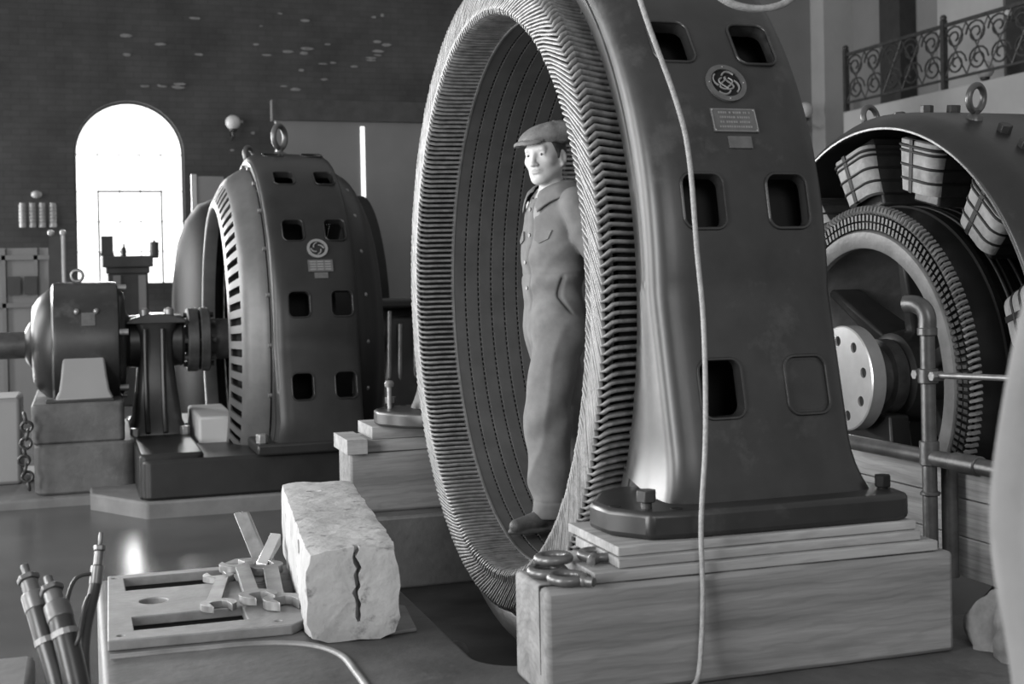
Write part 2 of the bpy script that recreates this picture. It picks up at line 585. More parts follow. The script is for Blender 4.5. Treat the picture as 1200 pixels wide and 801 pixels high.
# big dark turbine casing behind
t = thing('turbine_casing', (1.9, 14.0, 0), 'big dark rounded turbine casing in the dimness behind the far generator', 'machine')
mb = MB()
mb.lathe([(0.95, 0.0), (0.95, 0.55), (1.0, 0.9), (1.08, 1.12), (1.2, 1.27), (1.38, 1.34), (1.7, 1.36), (2.9, 1.36), (2.95, 0.0)], (14.0, 1.05), 0, 64)
mb.build('shell', 'black', t, smooth=40)
mb = MB()
mb.box((1.1, 13.3, 0), (2.8, 14.7, 0.4))
mb.build('base', 'panel_dark', t)
# bench in front of the window
t = thing('tool_bench', (0.6, 17.0, 0), 'dark bench cabinet standing against the bright arched window', 'bench')
mb = MB()
mb.box((0.30, 17.0, 1.72), (0.90, 17.5, 1.86))
mb.box((0.34, 17.05, 1.64), (0.86, 17.45, 1.72))
mb.build('top', 'panel_dark', t, bevel=0.01)
mb = MB()
mb.box((0.36, 17.06, 0), (0.84, 17.44, 1.64))
mb.build('carcass', 'panel_dark', t, bevel=0.01)
mb = MB()
for x in (0.42, 0.72):
    mb.box((x, 17.03, 0.2), (x + 0.09, 17.06, 1.62))
mb.build('door_stile', 'panel', t)
mb = MB()
mb.box((0.28, 17.1, 1.86), (0.44, 17.26, 1.90))
mb.box((0.29, 17.1, 1.90), (0.43, 17.25, 2.11))
tag(mb.build('tin_box', 'panel_dark', origin=(0.36, 17.18, 1.86)), 'small dark box on the bench, silhouetted against the window', 'box')
mb = MB()
mb.cyl((0.93, 17.25, 1.86), (0.93, 17.25, 2.02), 0.055, 14)
mb.lathe([(2.02, 0.06), (2.035, 0.06), (2.035, 0.02), (2.07, 0.0)], (0.93, 17.25), 2, 14)
mb.box((0.88, 17.2, 1.83), (0.98, 17.3, 1.862))
tag(mb.build('oil_can', 'panel_dark', origin=(0.93, 17.25, 1.86)), 'small dark can at the right end of the bench by the window', 'can')
mb = MB()
mb.lathe([(1.86, 0.0), (1.86, 0.028), (1.95, 0.028), (1.98, 0.012), (2.02, 0.012), (2.02, 0.0)], (0.56, 17.2), 2, 12)
tag(mb.build('bottle', 'panel_dark', origin=(0.56, 17.2, 1.86)), 'tiny dark bottle in the middle of the bench top', 'bottle')
# things left of the window
t = thing('switchboard_frame', (-0.55, 15.4, 0), 'pale low switchboard frame at the far left below the insulators', 'switchboard')
mb = MB()
mb.box((-0.95, 15.4, 0), (-0.30, 15.46, 1.93))
mb.build('panel', 'plaster', t)
mb = MB()
for z in (1.80, 1.28, 0.8):
    mb.box((-0.96, 15.36, z), (-0.29, 15.40, z + 0.05))
for x in (-0.78, -0.45):
    mb.box((x, 15.36, 0), (x + 0.04, 15.40, 1.93))
mb.build('frame_bars', 'panel', t)
for k, x in enumerate((-0.72, -0.55)):
    mb = MB()
    mb.box((x, 15.33, 1.42), (x + 0.13, 15.36, 1.62))
    mb.build('meter_panel', 'panel_dark', t)
t = thing('standing_board', (-0.2, 15.0, 0), 'tall narrow dark board beside a pale post left of the window', 'board')
mb = MB()
mb.box((-0.28, 15.0, 0), (-0.16, 15.06, 2.05))
mb.build('board', 'panel_dark', t)
mb = MB()
mb.cyl((-0.135, 15.0, 0), (-0.135, 15.0, 2.05), 0.022, 10)
mb.ball((-0.135, 15.0, 2.08), 0.035, 10, 6)
mb.ball((-0.26, 15.0, 2.08), 0.035, 10, 6)
tag(mb.build('post', 'porcelain', t), 'pale round post')
for k, x in enumerate((-0.71, -0.58, -0.45, -0.31)):
    mb = MB()
    prof = [(2.33, 0.0), (2.33, 0.045)]
    for i in range(6):
        z = 2.36 + i * 0.05
        prof += [(z, 0.048), (z + 0.02, 0.053), (z + 0.035, 0.042)]
    prof += [(2.67, 0.04), (2.67, 0.0)]
    mb.lathe(prof, (x, 19.75), 2, 14)
    mb.box((x - 0.012, 19.75, 2.40), (x + 0.012, 20.03, 2.43))
    tag(mb.build('insulator', 'porcelain', origin=(x, 19.75, 2.33), smooth=50),
        ['leftmost of four pale ribbed insulators on the wall left of the window', 'second from left of four pale ribbed insulators on the wall',
         'third from left of four pale ribbed insulators on the wall', 'rightmost of four pale ribbed insulators, nearest the arched window'][k],
        'insulator', 'pale insulators on the back wall')
mb = MB()
mb.ball((-0.52, 19.75, 2.79), (0.075, 0.075, 0.055), 16, 10)
mb.box((-0.53, 19.75, 2.77), (-0.51, 20.03, 2.79))
tag(mb.build('round_insulator', 'porcelain', origin=(-0.52, 19.75, 2.73), smooth=80), 'small round pale knob just above the four ribbed insulators', 'insulator')

# ------------------------------------------------------------------ generator frames
def gen_frame(parent, uL, uR, R, w0, z0, zfoot, uo, blind=True, material='enamel', rin=1.298, rows=10, nth=96, lip=True, wall_open=None):
    """cast drum: outer shell with flared legs either side, pierced by two rows of rounded openings"""
    k = R / 1.451
    prof = [(uL + .020, rin), (uL + .004, rin + .004), (uL, rin + .014), (uL, rin + .055), (uL + .004, rin + .060), (uL + .004, 1.385 * k), (uL + .010, 1.408 * k),
            (uL + .024, 1.427 * k), (uL + .048, 1.441 * k), (uL + .080, 1.449 * k), (uL + .115, 1.452 * k), (uL + .30, 1.452 * k), (uR - .10, 1.448 * k),
            (uR - .055, 1.443 * k), (uR - .025, 1.434 * k), (uR - .008, 1.420 * k), (uR, 1.400 * k), (uR, rin + .02), (uR - .01, rin), (uR - .03, rin),
            (uR - .04, 1.36 * k), (uR - .07, 1.405 * k), (uL + .10, 1.408 * k), (uL + .05, 1.37 * k), (uL + .04, rin)]
    m = len(prof)
    depth = z0 - zfoot                   # how far the legs run down below the axis
    th1 = math.asin(min(0.92, (depth * 0.93) / rin))
    side = [-(1 - (i / 16)) * th1 for i in range(16)]
    def fl(s):
        q = 0.23 * s
        x = s - (depth - 0.16)
        return q + (0.9 * x * x if x > 0 else 0)
    def pt(p, th, sgn):
        u, r = p
        cw, cz = -r * math.cos(th), r * math.sin(th)
        if th < 0:
            s = -th / th1 * depth
            t = max(0.0, min(1.0, (r - rin) / (0.09 * k)))
            lw, lz = -(r + fl(s)), -s
            cw, cz = cw * (1 - t) + lw * t, cz * (1 - t) + lz * t
            x = s - (depth - 0.16)
            if x > 0:
                du = 1.3 * x * x * t
                u = u - du if u < (uL + uR) / 2 else u + du
        return (u, w0 + cw * sgn, z0 + cz)
    ths = side + [PI * i / nth for i in range(nth + 1)]
    v, f = [], []
    for th in ths:
        v += [pt(p, th, 1) for p in prof]
    for th in side[::-1]:
        v += [pt(p, th, -1) for p in prof]
    n = len(v) // m
    for j in range(n - 1):
        for i in range(m):
            q = (i + 1) % m
            f.append((j * m + i, j * m + q, (j + 1) * m + q, (j + 1) * m + i))
    f.append(tuple(range(m)))
    f.append(tuple((n - 1) * m + i for i in range(m))[::-1])
    mb = MB()
    mb.add(v, f)
    o = mb.build('frame', material, parent)
    # openings
    cm = MB()
    lips = MB()
    hw, hz, rc_ = 0.0675, 0.083, 0.032
    def rr(hx, hy, r, n=6):
        P = []
        for (cx, cy, a) in ((hx - r, hy - r, 0), (-hx + r, hy - r, PI / 2), (-hx + r, -hy + r, PI), (hx - r, -hy + r, 3 * PI / 2)):
            for i in range(n + 1):
                P.append((cx + r * math.cos(a + PI / 2 * i / n), cy + r * math.sin(a + PI / 2 * i / n)))
        return P
    def surf(du, dt, ang, rr_, uc):
        """point on the outside of the drum (or on the leg below the axis): du along the axis, dt upward along the surface"""
        a = ang + dt / R
        if ang > -0.05:
            return (uc + du, w0 - rr_ * math.cos(a), z0 + rr_ * math.sin(a))
        s = -(R * math.sin(ang)) - dt
        return (uc + du, w0 - (rr_ + fl(max(s, 0))), z0 - s)
    for j in range(rows):
        ang = math.radians(-11.25 + 22.5 * j)
        for q, uc in enumerate(uo):
            shape = rr(hw, hz, rc_)
            for mirror in (1,):
                if not (blind and j == 0 and q == 1):
                    a_ = [surf(x, y, ang, R - 0.12, uc) for x, y in shape]
                    b_ = [surf(x, y, ang, R + 0.05, uc) for x, y in shape]
                else:
                    a_ = [surf(x, y, ang, R - 0.004, uc) for x, y in rr(hw * .86, hz * .9, rc_)]
                    b_ = [surf(x * 1.1, y * 1.1, ang, R + 0.05, uc) for x, y in rr(hw * .86, hz * .9, rc_)]
                n_ = len(shape)
                cm.add(a_ + b_, [tuple(range(n_))[::-1], tuple(range(n_, 2 * n_))] + [(i, (i + 1) % n_, n_ + (i + 1) % n_, n_ + i) for i in range(n_)])
            if lip:
                pts = [surf(x, y, ang, R + 0.0015, uc) for x, y in rr(hw + .004, hz + .004, rc_ + .004)]
                lp_ = MB()
                lp_.tube(pts, 0.0055, 6, closed=True)
                lp_.build('opening_lip', material, parent, smooth=60)
    co = cm.build('cutter', material)
    bo = o.modifiers.new('cut', 'BOOLEAN')
    bo.object = co
    bo.operation = 'DIFFERENCE'
    bo.solver = 'EXACT'
    apply_mods(o)
    bpy.data.objects.remove(co)
    shade(o, 38)
    # lower half of the drum between the legs
    mb = MB()
    lw = [(u, min(r, 1.40 * k)) for u, r in prof]
    mb.lathe(lw, (w0, z0), 0, 64, -PI + th1 * 0.98, -th1 * 0.98, closed_profile=True, caps=True)
    mb.build('lower_shell', material, parent, smooth=38)
    return o, fl, depth

# ------------------------------------------------------------------ the big stator on timbers
ST = thing('generator_stator', (1.95, W0, 0.787), 'huge black stator ring in the middle, open bore with the man standing inside', 'generator')
gen_frame(ST, 1.64, 2.256, 1.451, W0, Z0, 0.862, (1.82, 2.11))
# feet
for sg in (-1, 1):
    def Y(d): return W0 + sg * d
    out = [(1.42, Y(1.44)), (1.425, Y(1.57)), (1.505, Y(1.685)), (1.60, Y(1.70)), (2.30, Y(1.712)), (2.345, Y(1.69)), (2.362, Y(1.60)), (2.362, Y(1.22)), (1.60, Y(1.22)), (1.50, Y(1.30))]
    mb = MB()
    mb.prism(out, 2, 0.787, 0.866)
    mb.build('foot', 'enamel', ST, bevel=0.016, bseg=3)
    mb = MB()
    x, y = 1.525, Y(1.615)
    mb.cyl((x, y, 0.86), (x, y, 0.885), 0.016, 12)
    hexbolt(mb, (x, y, 0.885), 0.030, 0.034)
    tag(mb.build('jack_bolt', 'iron', ST, bevel=0.003), 'square-shouldered hex jack bolt')
    mb = MB()
    x, y = 2.315, Y(1.60)
    mb.cyl((x, y, 0.86), (x, y, 0.875), 0.016, 12)
    hexbolt(mb, (x, y, 0.872), 0.026, 0.036)
    mb.build('jack_bolt', 'black', ST, bevel=0.003)
    for (x, y) in ((1.60, Y(1.655)), (1.455, Y(1.55))):
        mb = MB()
        mb.lathe([(0.8665, 0.0), (0.8675, 0.017), (0.8662, 0.0175)], (x, y), 2, 16)
        mb.build('bolt_hole', 'black', ST)
# laminated core: seven packets with ventilating ducts, slot wedges down the bore
mb = MB()
uB0, uB1, NP_ = 1.724, 2.172, 7
gap = 0.007
pw = (uB1 - uB0 - gap * (NP_ - 1)) / NP_
for i in range(NP_):
    a = uB0 + i * (pw + gap)
    mb.lathe([(a, 1.27), (a, 1.089), (a + 0.002, 1.086), (a + pw - 0.002, 1.086), (a + pw, 1.089), (a + pw, 1.27)], (W0, Z0), 0, 140)
mb.lathe([(uB0, 1.118), (uB1, 1.118)], (W0, Z0), 0, 140)
mb.lathe([(uB0 + .005, 1.27), (uB1 - .005, 1.27)], (W0, Z0), 0, 96)
core = mb.build('core', 'core', ST, smooth=20)
NC = 280
mb = MB()
for i in range(NC):
    a = 2 * PI * (i + 0.5) / NC
    ca, sa = math.cos(a), math.sin(a)
    def P(u, r, t): return (u, W0 - r * ca + t * sa, Z0 + r * sa + t * ca)
    h = 0.0048
    mb.add([P(uB0, 1.0868, -h), P(uB0, 1.0868, h), P(uB0, 1.12, h), P(uB0, 1.12, -h), P(uB1, 1.0868, -h), P(uB1, 1.0868, h), P(uB1, 1.12, h), P(uB1, 1.12, -h)],
           [(0, 1, 5, 4), (1, 2, 6, 5), (3, 0, 4, 7), (0, 3, 2, 1), (4, 5, 6, 7)])
tag(mb.build('slot_wedges', 'core', ST), 'close row of slot wedges lining the bore', kind='stuff')
mb = MB()
mb.lathe([(uB0 - .004, 1.0835), (uB0 - .004, 1.115), (uB0 + .004, 1.115), (uB0 + .004, 1.0835)], (W0, Z0), 0, 140, closed_profile=True)
tag(mb.build('core_end_ring', 'steel', ST, smooth=30), 'bright thin ring at the mouth of the bore')
# end clamp plate with studs in the dark gap behind the coils
mb = MB()
mb.lathe([(1.715, 1.262), (1.700, 1.27), (1.700, 1.315), (1.72, 1.33), (1.74, 1.33), (1.74, 1.262)], (W0, Z0), 0, 120, closed_profile=True)
mb.build('clamp_ring', 'iron', ST, smooth=30)
for i in range(28):
    a = math.radians(-80 + 160 * (i + .5) / 28)
    y, z = W0 - 1.285 * math.cos(a), Z0 + 1.285 * math.sin(a)
    mb = MB()
    mb.cyl((1.700, y, z), (1.655, y, z), 0.009, 8)
    hexbolt(mb, (1.700, y, z), 0.02, 0.022, axis=0, flip=-1)
    mb.build('clamp_bolt', 'iron', ST)
# end winding: each coil leaves the core, turns across the face and dives back along the bore
pit = 2 * PI / NC
def coil_path(i, side=-1):
    base = [(1.74, 1.222, 0), (1.655, 1.228, 0), (1.605, 1.240, 0), (1.585, 1.247, -.15), (1.569, 1.245, -.62), (1.561, 1.234, -.80), (1.5615, 1.205, 0.9), (1.5615, 1.170, 3.1),
            (1.562, 1.140, 5.1), (1.556, 1.116, 6.5), (1.562, 1.102, 7.05), (1.59, 1.099, 7.25), (1.64, 1.098, 7.2), (1.728, 1.100, 7.2)]
    o = []
    for k, (u, r, d) in enumerate(base):
        a = (i + d) * pit
        rj = r + (coil_j[i % NC][k % 3]) * 0.002
        uu = u + coil_j[i % NC][(k + 1) % 3] * 0.0015
        rad, axn = ((1, 0), (1, 0), (.9, -.4), (.7, -.7), (.3, -.95), (0, -1), (0, -1), (0, -1), (0, -1), (-.3, -.95), (-.7, -.7), (-.95, -.3), (-1, 0), (-1, 0))[k]
        ca, sa = math.cos(a), math.sin(a)
        N_ = Vector((axn if side < 0 else -axn, -rad * ca, rad * sa))
        if side > 0: uu = 2 * 1.948 - uu
        o.append((Vector((uu, W0 - rj * ca, Z0 + rj * sa)), N_))
    return o
def coil_sweep(mb, path, wide=(.0066, .0066, .0066, .0064, .0060, .0056, .0054, .0054, .0054, .0056, .0060, .0062, .0060, .0060), c=.0115):
    """taped coil: rounded rectangular section, flat to the winding surface"""
    v, f = [], []
    n = len(path)
    for i, (p, N_) in enumerate(path):
        T = (path[min(i + 1, n - 1)][0] - path[max(i - 1, 0)][0]).normalized()
        N_ = (N_ - T * N_.dot(T)).normalized()
        B_ = T.cross(N_)
        a = wide[i]
        cc = c if i < 4 else c * .8
        for (x, y) in ((a, cc * .55), (a * .6, cc), (-a * .6, cc), (-a, cc * .55), (-a, -cc * .55), (-a * .6, -cc), (a * .6, -cc), (a, -cc * .55)):
            v.append(p + B_ * x + N_ * y)
    for i in range(n - 1):
        for k in range(8):
            f.append((i * 8 + k, i * 8 + (k + 1) % 8, (i + 1) * 8 + (k + 1) % 8, (i + 1) * 8 + k))
    f += [tuple(range(8))[::-1], tuple((n - 1) * 8 + k for k in range(8))]
    mb.add(v, f)
rj_ = random.Random(8)
coil_j = [[rj_.uniform(-1, 1) for _ in range(3)] for _ in range(NC)]
near = sorted(range(NC), key=lambda i: abs(((i + NC // 2) % NC) - NC // 2 + 6))[:100]
rest = MB()
for i in range(NC):
    if i in near:
        mb = MB()
        coil_sweep(mb, coil_path(i))
        mb.build('coil', 'coil', ST, smooth=70)
    else:
        coil_sweep(rest, coil_path(i))
tag(rest.build('winding', 'coil', ST, smooth=70), 'rest of the taped end coils round the ring', kind='stuff')
mb = MB()
for i in range(NC):
    coil_sweep(mb, coil_path(i, 1))
tag(mb.build('rear_winding', 'coil', ST, smooth=70), 'end coils at the far mouth of the bore', kind='stuff')
mb = MB()
mb.lathe([(1.60, 1.226), (1.585, 1.215), (1.572, 1.19), (1.572, 1.13), (1.585, 1.115), (1.62, 1.11)], (W0, Z0), 0, 140)
mb.lathe([(1.62, 1.215), (1.72, 1.215)], (W0, Z0), 0, 140)
mb.lathe([(1.60, 1.112), (1.72, 1.112)], (W0, Z0), 0, 140)
mb.build('coil_support', 'black', ST, smooth=40)
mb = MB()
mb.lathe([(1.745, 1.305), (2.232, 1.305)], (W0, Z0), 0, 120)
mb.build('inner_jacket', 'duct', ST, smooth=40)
# emblem and rating plate on the drum
def on_drum(uc, ang, R_=1.4525):
    """local frame on the drum: (along axis, upward, outward) -> world"""
    def g(x, y, h):
        a = ang + y / R_
        return (uc + x, W0 - (R_ + h) * math.cos(a), Z0 + (R_ + h) * math.sin(a))
    return g
g = on_drum(1.968, math.radians(27.1))
mb = MB()
K = 36
def ring_on(mb, g, r0, r1, h0, h1, K=36):
    v = []
    for k in range(K):
        a = 2 * PI * k / K
        for (r, h) in ((r0, h0), (r0, h1), (r1, h1), (r1, h0)):
            v.append(g(r * math.cos(a), r * math.sin(a), h))
    f = []
    for k in range(K):
        for q in range(4):
            f.append((k * 4 + q, k * 4 + (q + 1) % 4, ((k + 1) % K) * 4 + (q + 1) % 4, ((k + 1) % K) * 4 + q))
    mb.add(v, f)
ring_on(mb, g, 0.052, 0.069, -0.002, 0.008)
e_ = mb.build('emblem_ring', 'plate', ST, smooth=40)
tag(e_, 'round maker emblem ring')
mb = MB()
v = [g(0.053 * math.cos(2 * PI * k / K), 0.053 * math.sin(2 * PI * k / K), 0.002) for k in range(K)]
mb.add(v, [tuple(range(K))])
mb.build('emblem_ground', 'black', e_)
mb = MB()
for ph in range(4):                                   # curling strokes at the rim and an interlaced monogram
    pts = []
    for i in range(12):
        t = i / 11
        a = PI / 4 + ph * PI / 2 + 1.1 * t
        r = 0.046 - 0.016 * t + 0.006 * math.sin(t * PI)
        pts.append(g(r * math.cos(a), r * math.sin(a), 0.004))
    mb.tube(pts, 0.0035, 5)
    a = ph * PI / 2
    mb.ball(g(0.060 * math.cos(a), 0.060 * math.sin(a), 0.008), 0.003, 8, 5)
for off in (-0.011, 0.011):
    pts = [g(off + 0.013 * math.sin(2.2 * t) * (1 if off < 0 else -1), 0.026 * math.cos(t) * 0.9, 0.004) for t in [0.3 + 5.4 * i / 20 for i in range(21)]]
    mb.tube(pts, 0.003, 5)
mb.build('monogram', 'plate_mark', e_)
g = on_drum(1.967, math.radians(21.75))
def plate_on(mb, g, hx, hy, h=0.004, nx=6):
    v = []
    for hh in (-0.002, h):
        for y in (-hy, hy):
            for i in range(nx + 1):
                v.append(g(-hx + 2 * hx * i / nx, y, hh))
    n = nx + 1
    f = []
    for i in range(nx):
        f += [(i, i + 1, n + i + 1, n + i), (2 * n + i, 2 * n + i + 1, 3 * n + i + 1, 3 * n + i), (i, i + 1, 2 * n + i + 1, 2 * n + i), (n + i, n + i + 1, 3 * n + i + 1, 3 * n + i)]
    f += [(0, n, 3 * n, 2 * n), (n - 1, 2 * n - 1, 4 * n - 1, 3 * n - 1)]
    mb.add(v, f)
mb = MB()
plate_on(mb, g, 0.078, 0.041)
p_ = mb.build('rating_plate', 'plate', ST)
tag(p_, 'oblong rating plate with lines of small raised lettering')
mb = MB()
rt_ = random.Random(5)
for row in range(4):
    y = 0.026 - row * 0.0165
    x = -0.060 + rt_.random() * 0.01
    while x < 0.056:
        w_ = rt_.uniform(0.004, 0.007)
        mb.add([g(x, y - .0035, .0045), g(x + w_, y - .0035, .0045), g(x + w_, y + .0035, .0045), g(x, y + .0035, .0045)], [(0, 1, 2, 3)])
        x += w_ + rt_.choice((0.002, 0.002, 0.003, 0.008))
for sx in (-.072, .072):
    for sy in (-.035, .035):
        mb.ball(g(sx, sy, .004), .0032, 8, 5)
for (a, b) in (((-.075, -.038), (.075, -.038)), ((-.075, .038), (.075, .038)), ((-.075, -.038), (-.075, .038)), ((.075, -.038), (.075, .038))):
    mb.tube([g(a[0] + (b[0] - a[0]) * i / 5, a[1] + (b[1] - a[1]) * i / 5, .004) for i in range(6)], .0015, 5)
mb.build('raised_lines', 'plate_mark', p_)
g = on_drum(1.972, math.radians(18.75))
mb = MB()
plate_on(mb, g, 0.040, 0.020)
mb.build('serial_tag', 'plate', ST)
# rivet holes along the flange
mb = MB()
for a in (-27, -18.5, -9, 1, 9, 18, 27, 36, 45, 54, 63, 72):
    a = math.radians(a)
    y, z = W0 - 1.345 * math.cos(a), Z0 + 1.345 * math.sin(a)
    mb.lathe([(1.6430, 0.0), (1.6425, 0.008), (1.6445, 0.0095)], (y, z), 0, 12)
mb.build('flange_screw', 'black', ST)

# ------------------------------------------------------------------ timber supports
def timber(name, a, b, m, label, cat, group=None, bv=0.008, jitter=0.004, seed=0):
    """a sawn baulk with slightly worn corners"""
    mb = MB()
    rr_ = random.Random(seed)
    n = 14
    v, f = [], []
    for i in range(n + 1):
        u = a[0] + (b[0] - a[0]) * i / n
        for (y, z) in ((a[1], a[2]), (b[1], a[2]), (b[1], b[2]), (a[1], b[2])):
            v.append((u, y + rr_.uniform(-1, 1) * jitter * .5, z + (rr_.uniform(-1, 0) * jitter if z == b[2] else 0)))
    for i in range(n):
        for q in range(4):
            f.append((i * 4 + q, i * 4 + (q + 1) % 4, (i + 1) * 4 + (q + 1) % 4, (i + 1) * 4 + q))
    f += [(3, 2, 1, 0), (n * 4, n * 4 + 1, n * 4 + 2, n * 4 + 3)]
    mb.add(v, f)
    o = mb.build(name, m, origin=((a[0] + b[0]) / 2, (a[1] + b[1]) / 2, a[2]), bevel=bv)
    return tag(o, label, cat, group)
timber('timber_baulk', (1.163, 3.30, 0.40), (2.44, 3.57, 0.70), 'wood_u', 'massive sawn timber baulk under the near foot of the big stator', 'timber', bv=0.014, seed=1)
tb_ = bpy.data.objects['timber_baulk']
mb = MB()
mb.prism([(3.3535, .46), (3.356, .56), (3.3585, .697), (3.3505, .697), (3.3515, .58)], 0, 1.1615, 1.17)
mb.prism([(1.163, 3.350), (1.20, 3.347), (1.235, 3.345), (1.30, 3.353), (1.235, 3.349), (1.20, 3.353), (1.163, 3.358)], 2, .69, .7005)
tag(mb.build('end_split', 'duct', tb_), 'dark drying split at the left end')
timber('packing_plank', (1.305, 3.31, 0.701), (2.395, 3.60, 0.731), 'plank', 'lowest of three packing planks between the near foot and the timber baulk', 'plank', 'packing planks under the near foot', 0.003, .001, 2)
timber('packing_plank', (1.385, 3.33, 0.732), (2.35, 3.66, 0.759), 'plank', 'middle one of three packing planks under the near foot of the stator', 'plank', 'packing planks under the near foot', 0.003, .001, 3)
timber('packing_plank', (1.392, 3.35, 0.760), (2.35, 3.74, 0.7865), 'plank', 'topmost of three packing planks, with a bright sawn end, directly beneath the near foot', 'plank', 'packing planks under the near foot', 0.003, .001, 4)
timber('timber_baulk', (1.27, 6.50, 0.36), (2.42, 6.80, 0.66), 'wood_u', 'pale timber baulk under the far foot of the stator, seen left of the ring', 'timber', bv=0.014, seed=5)
timber('packing_plank', (1.355, 6.52, 0.661), (2.38, 6.85, 0.722), 'plank', 'lower packing plank under the far foot of the stator', 'plank', 'packing planks under the far foot', 0.003, .001, 6)
timber('packing_plank', (1.39, 6.53, 0.723), (2.38, 6.88, 0.7865), 'plank', 'upper packing plank with pale end directly under the far foot', 'plank', 'packing planks under the far foot', 0.003, .001, 7)
timber('board_offcut', (1.245, 6.44, 0.663), (1.350, 6.80, 0.738), 'plank', 'short board offcut lying on the left end of the far timber baulk', 'board', bv=0.003, jitter=.001, seed=8)

# lifting eyebolts on the near timber
def eyebolt(c, R, r, rot, tilt, label, shank=0.05):
    t = thing('eyebolt', (c[0], c[1], c[2] - r), label, 'eyebolt', 'loose eyebolts on the timber')
    mb = MB()
    mb.torus((0, 0, 0), (0, 0, 1), R, r, 36, 12)
    mtx = Matrix.Translation(c) @ Matrix.Rotation(rot, 4, 'Z') @ Matrix.Rotation(tilt, 4, 'Y')
    mb.xf(mtx)
    mb.build('ring', 'eye', t, smooth=80)
    if shank:
        mb = MB()
        mb.lathe([(R - .002, r * .7), (R + r * .6, r * 1.25), (R + r * 1.4, r * 1.15), (R + r * 1.6, r * .95), (R + r * 1.6 + shank, r * .9), (R + r * 1.7 + shank, 0)], (0, 0), 0, 16)
        mb.xf(mtx)
        mb.build('shank', 'eye', t, smooth=40)
    return t
eyebolt((1.222, 3.452, 0.7150), 0.045, 0.0135, 2.6, 0.0, 'lower one of two stacked eyebolts at the left end of the near timber', 0.0)
eyebolt((1.250, 3.480, 0.7430), 0.043, 0.0135, 2.4, 0.03, 'upper one of two stacked eyebolts at the left end of the near timber', 0.0)
eyebolt((1.376, 3.46, 0.7470), 0.047, 0.0135, -2.15, 0.0, 'eyebolt resting on the lowest packing plank with its shank pointing at the camera', 0.03)
eyebolt((1.242, 3.352, 0.7155), 0.043, 0.0135, -0.95, 0.02, 'front eyebolt with stub shank lying flat on the corner of the timber', 0.022)
# far foot jack bolts stand up behind
t = thing('jack_screw', (1.53, 6.42, 0.867), 'slim upright jack screw with round head on the far stator foot', 'screw')
t.location = ORG[t.name] = Vector((1.50, 6.60, 0.867))
mb = MB()
mb.cyl((1.50, 6.60, 0.867), (1.50, 6.60, 0.985), 0.012, 12)
mb.build('screw', 'steel', t)
mb = MB()
mb.lathe([(0.975, 0.0), (0.978, 0.022), (0.995, 0.026), (1.008, 0.018), (1.012, 0)], (1.50, 6.60), 2, 16)
mb.build('head', 'steel', t, smooth=40)

# hanging cord in front of the drum
pts = []
for (u, w, z) in ((1.487, 3.46, 3.2), (1.475, 3.42, 2.60), (1.49, 3.37, 2.32), (1.60, 3.37, 2.02), (1.643, 3.38, 1.86), (1.672, 3.40, 1.60), (1.687, 3.40, 1.42), (1.676, 3.37, 1.25), (1.652, 3.33, 1.05), (1.625, 3.31, 0.84), (1.614, 3.285, 0.66), (1.602, 3.275, 0.52), (1.575, 3.25, 0.43), (1.52, 3.22, 0.411), (1.42, 3.15, 0.411)):
    pts.append(Vector((u, w, z)))
def smooth_path(P, n=8):
    P = [Vector(p) for p in P]
    out = []
    for i in range(len(P) - 1):
        p0, p1, p2, p3 = P[max(i - 1, 0)], P[i], P[i + 1], P[min(i + 2, len(P) - 1)]
        for k in range(n):
            t = k / n
            out.append(0.5 * ((2 * p1) + (p2 - p0) * t + (2 * p0 - 5 * p1 + 4 * p2 - p3) * t * t + (3 * p1 - p0 - 3 * p2 + p3) * t ** 3))
    out.append(P[-1])
    return out
mb = MB()
mb.tube(smooth_path(pts), 0.0075, 8)
tag(mb.build('electric_flex', 'rope', origin=(1.57, 3.25, 0.41), smooth=80), 'long pale electric flex hanging down the front of the big stator frame', 'cable')
mb = MB()
mb.tube(smooth_path([(1.50, 3.50, 2.93), (1.66, 3.44, 2.46), (1.75, 3.40, 2.325), (1.86, 3.39, 2.288), (1.98, 3.40, 2.318), (2.05, 3.45, 2.42), (2.12, 3.60, 2.8)]), 0.011, 8)
tag(mb.build('hanging_rope', 'rope', origin=(1.86, 3.39, 2.288), smooth=80), 'pale rope loop drooping over the top of the stator frame at the photo edge', 'rope')

# ------------------------------------------------------------------ the machine on the right (field yoke with poles, armature, coupling)
RM = thing('motor_field_yoke', (3.8, RW, 0.0), 'black field yoke of the right-hand machine holding taped pole coils', 'motor')
mb = MB()
pf = [(3.35, 1.086), (3.345, 1.090), (3.345, 1.100), (3.350, 1.108), (3.375, 1.132), (3.42, 1.158), (3.50, 1.165), (3.66, 1.168), (4.1, 1.168), (4.24, 1.160), (4.28, 1.14), (4.28, 1.086), (4.20, 1.11), (3.43, 1.11)]
mb.lathe(pf, (RW, RZ), 0, 96, math.radians(-48), math.radians(228), closed_profile=True, caps=True)
mb.build('yoke', 'enamel', RM, smooth=35)
mb = MB()
mb.lathe([(3.345, 1.087), (3.342, 1.089), (3.342, 1.097), (3.346, 1.100)], (RW, RZ), 0, 96, math.radians(-40), math.radians(220))
mb.build('yoke_rim', 'eye', RM, smooth=40)
for sg in (-1, 1):
    mb = MB()
    mb.box((3.42, RW + sg * 1.02 - .2, 0.0), (4.2, RW + sg * 1.02 + .2, 0.16))
    mb.build('foot', 'enamel', RM, bevel=0.02)
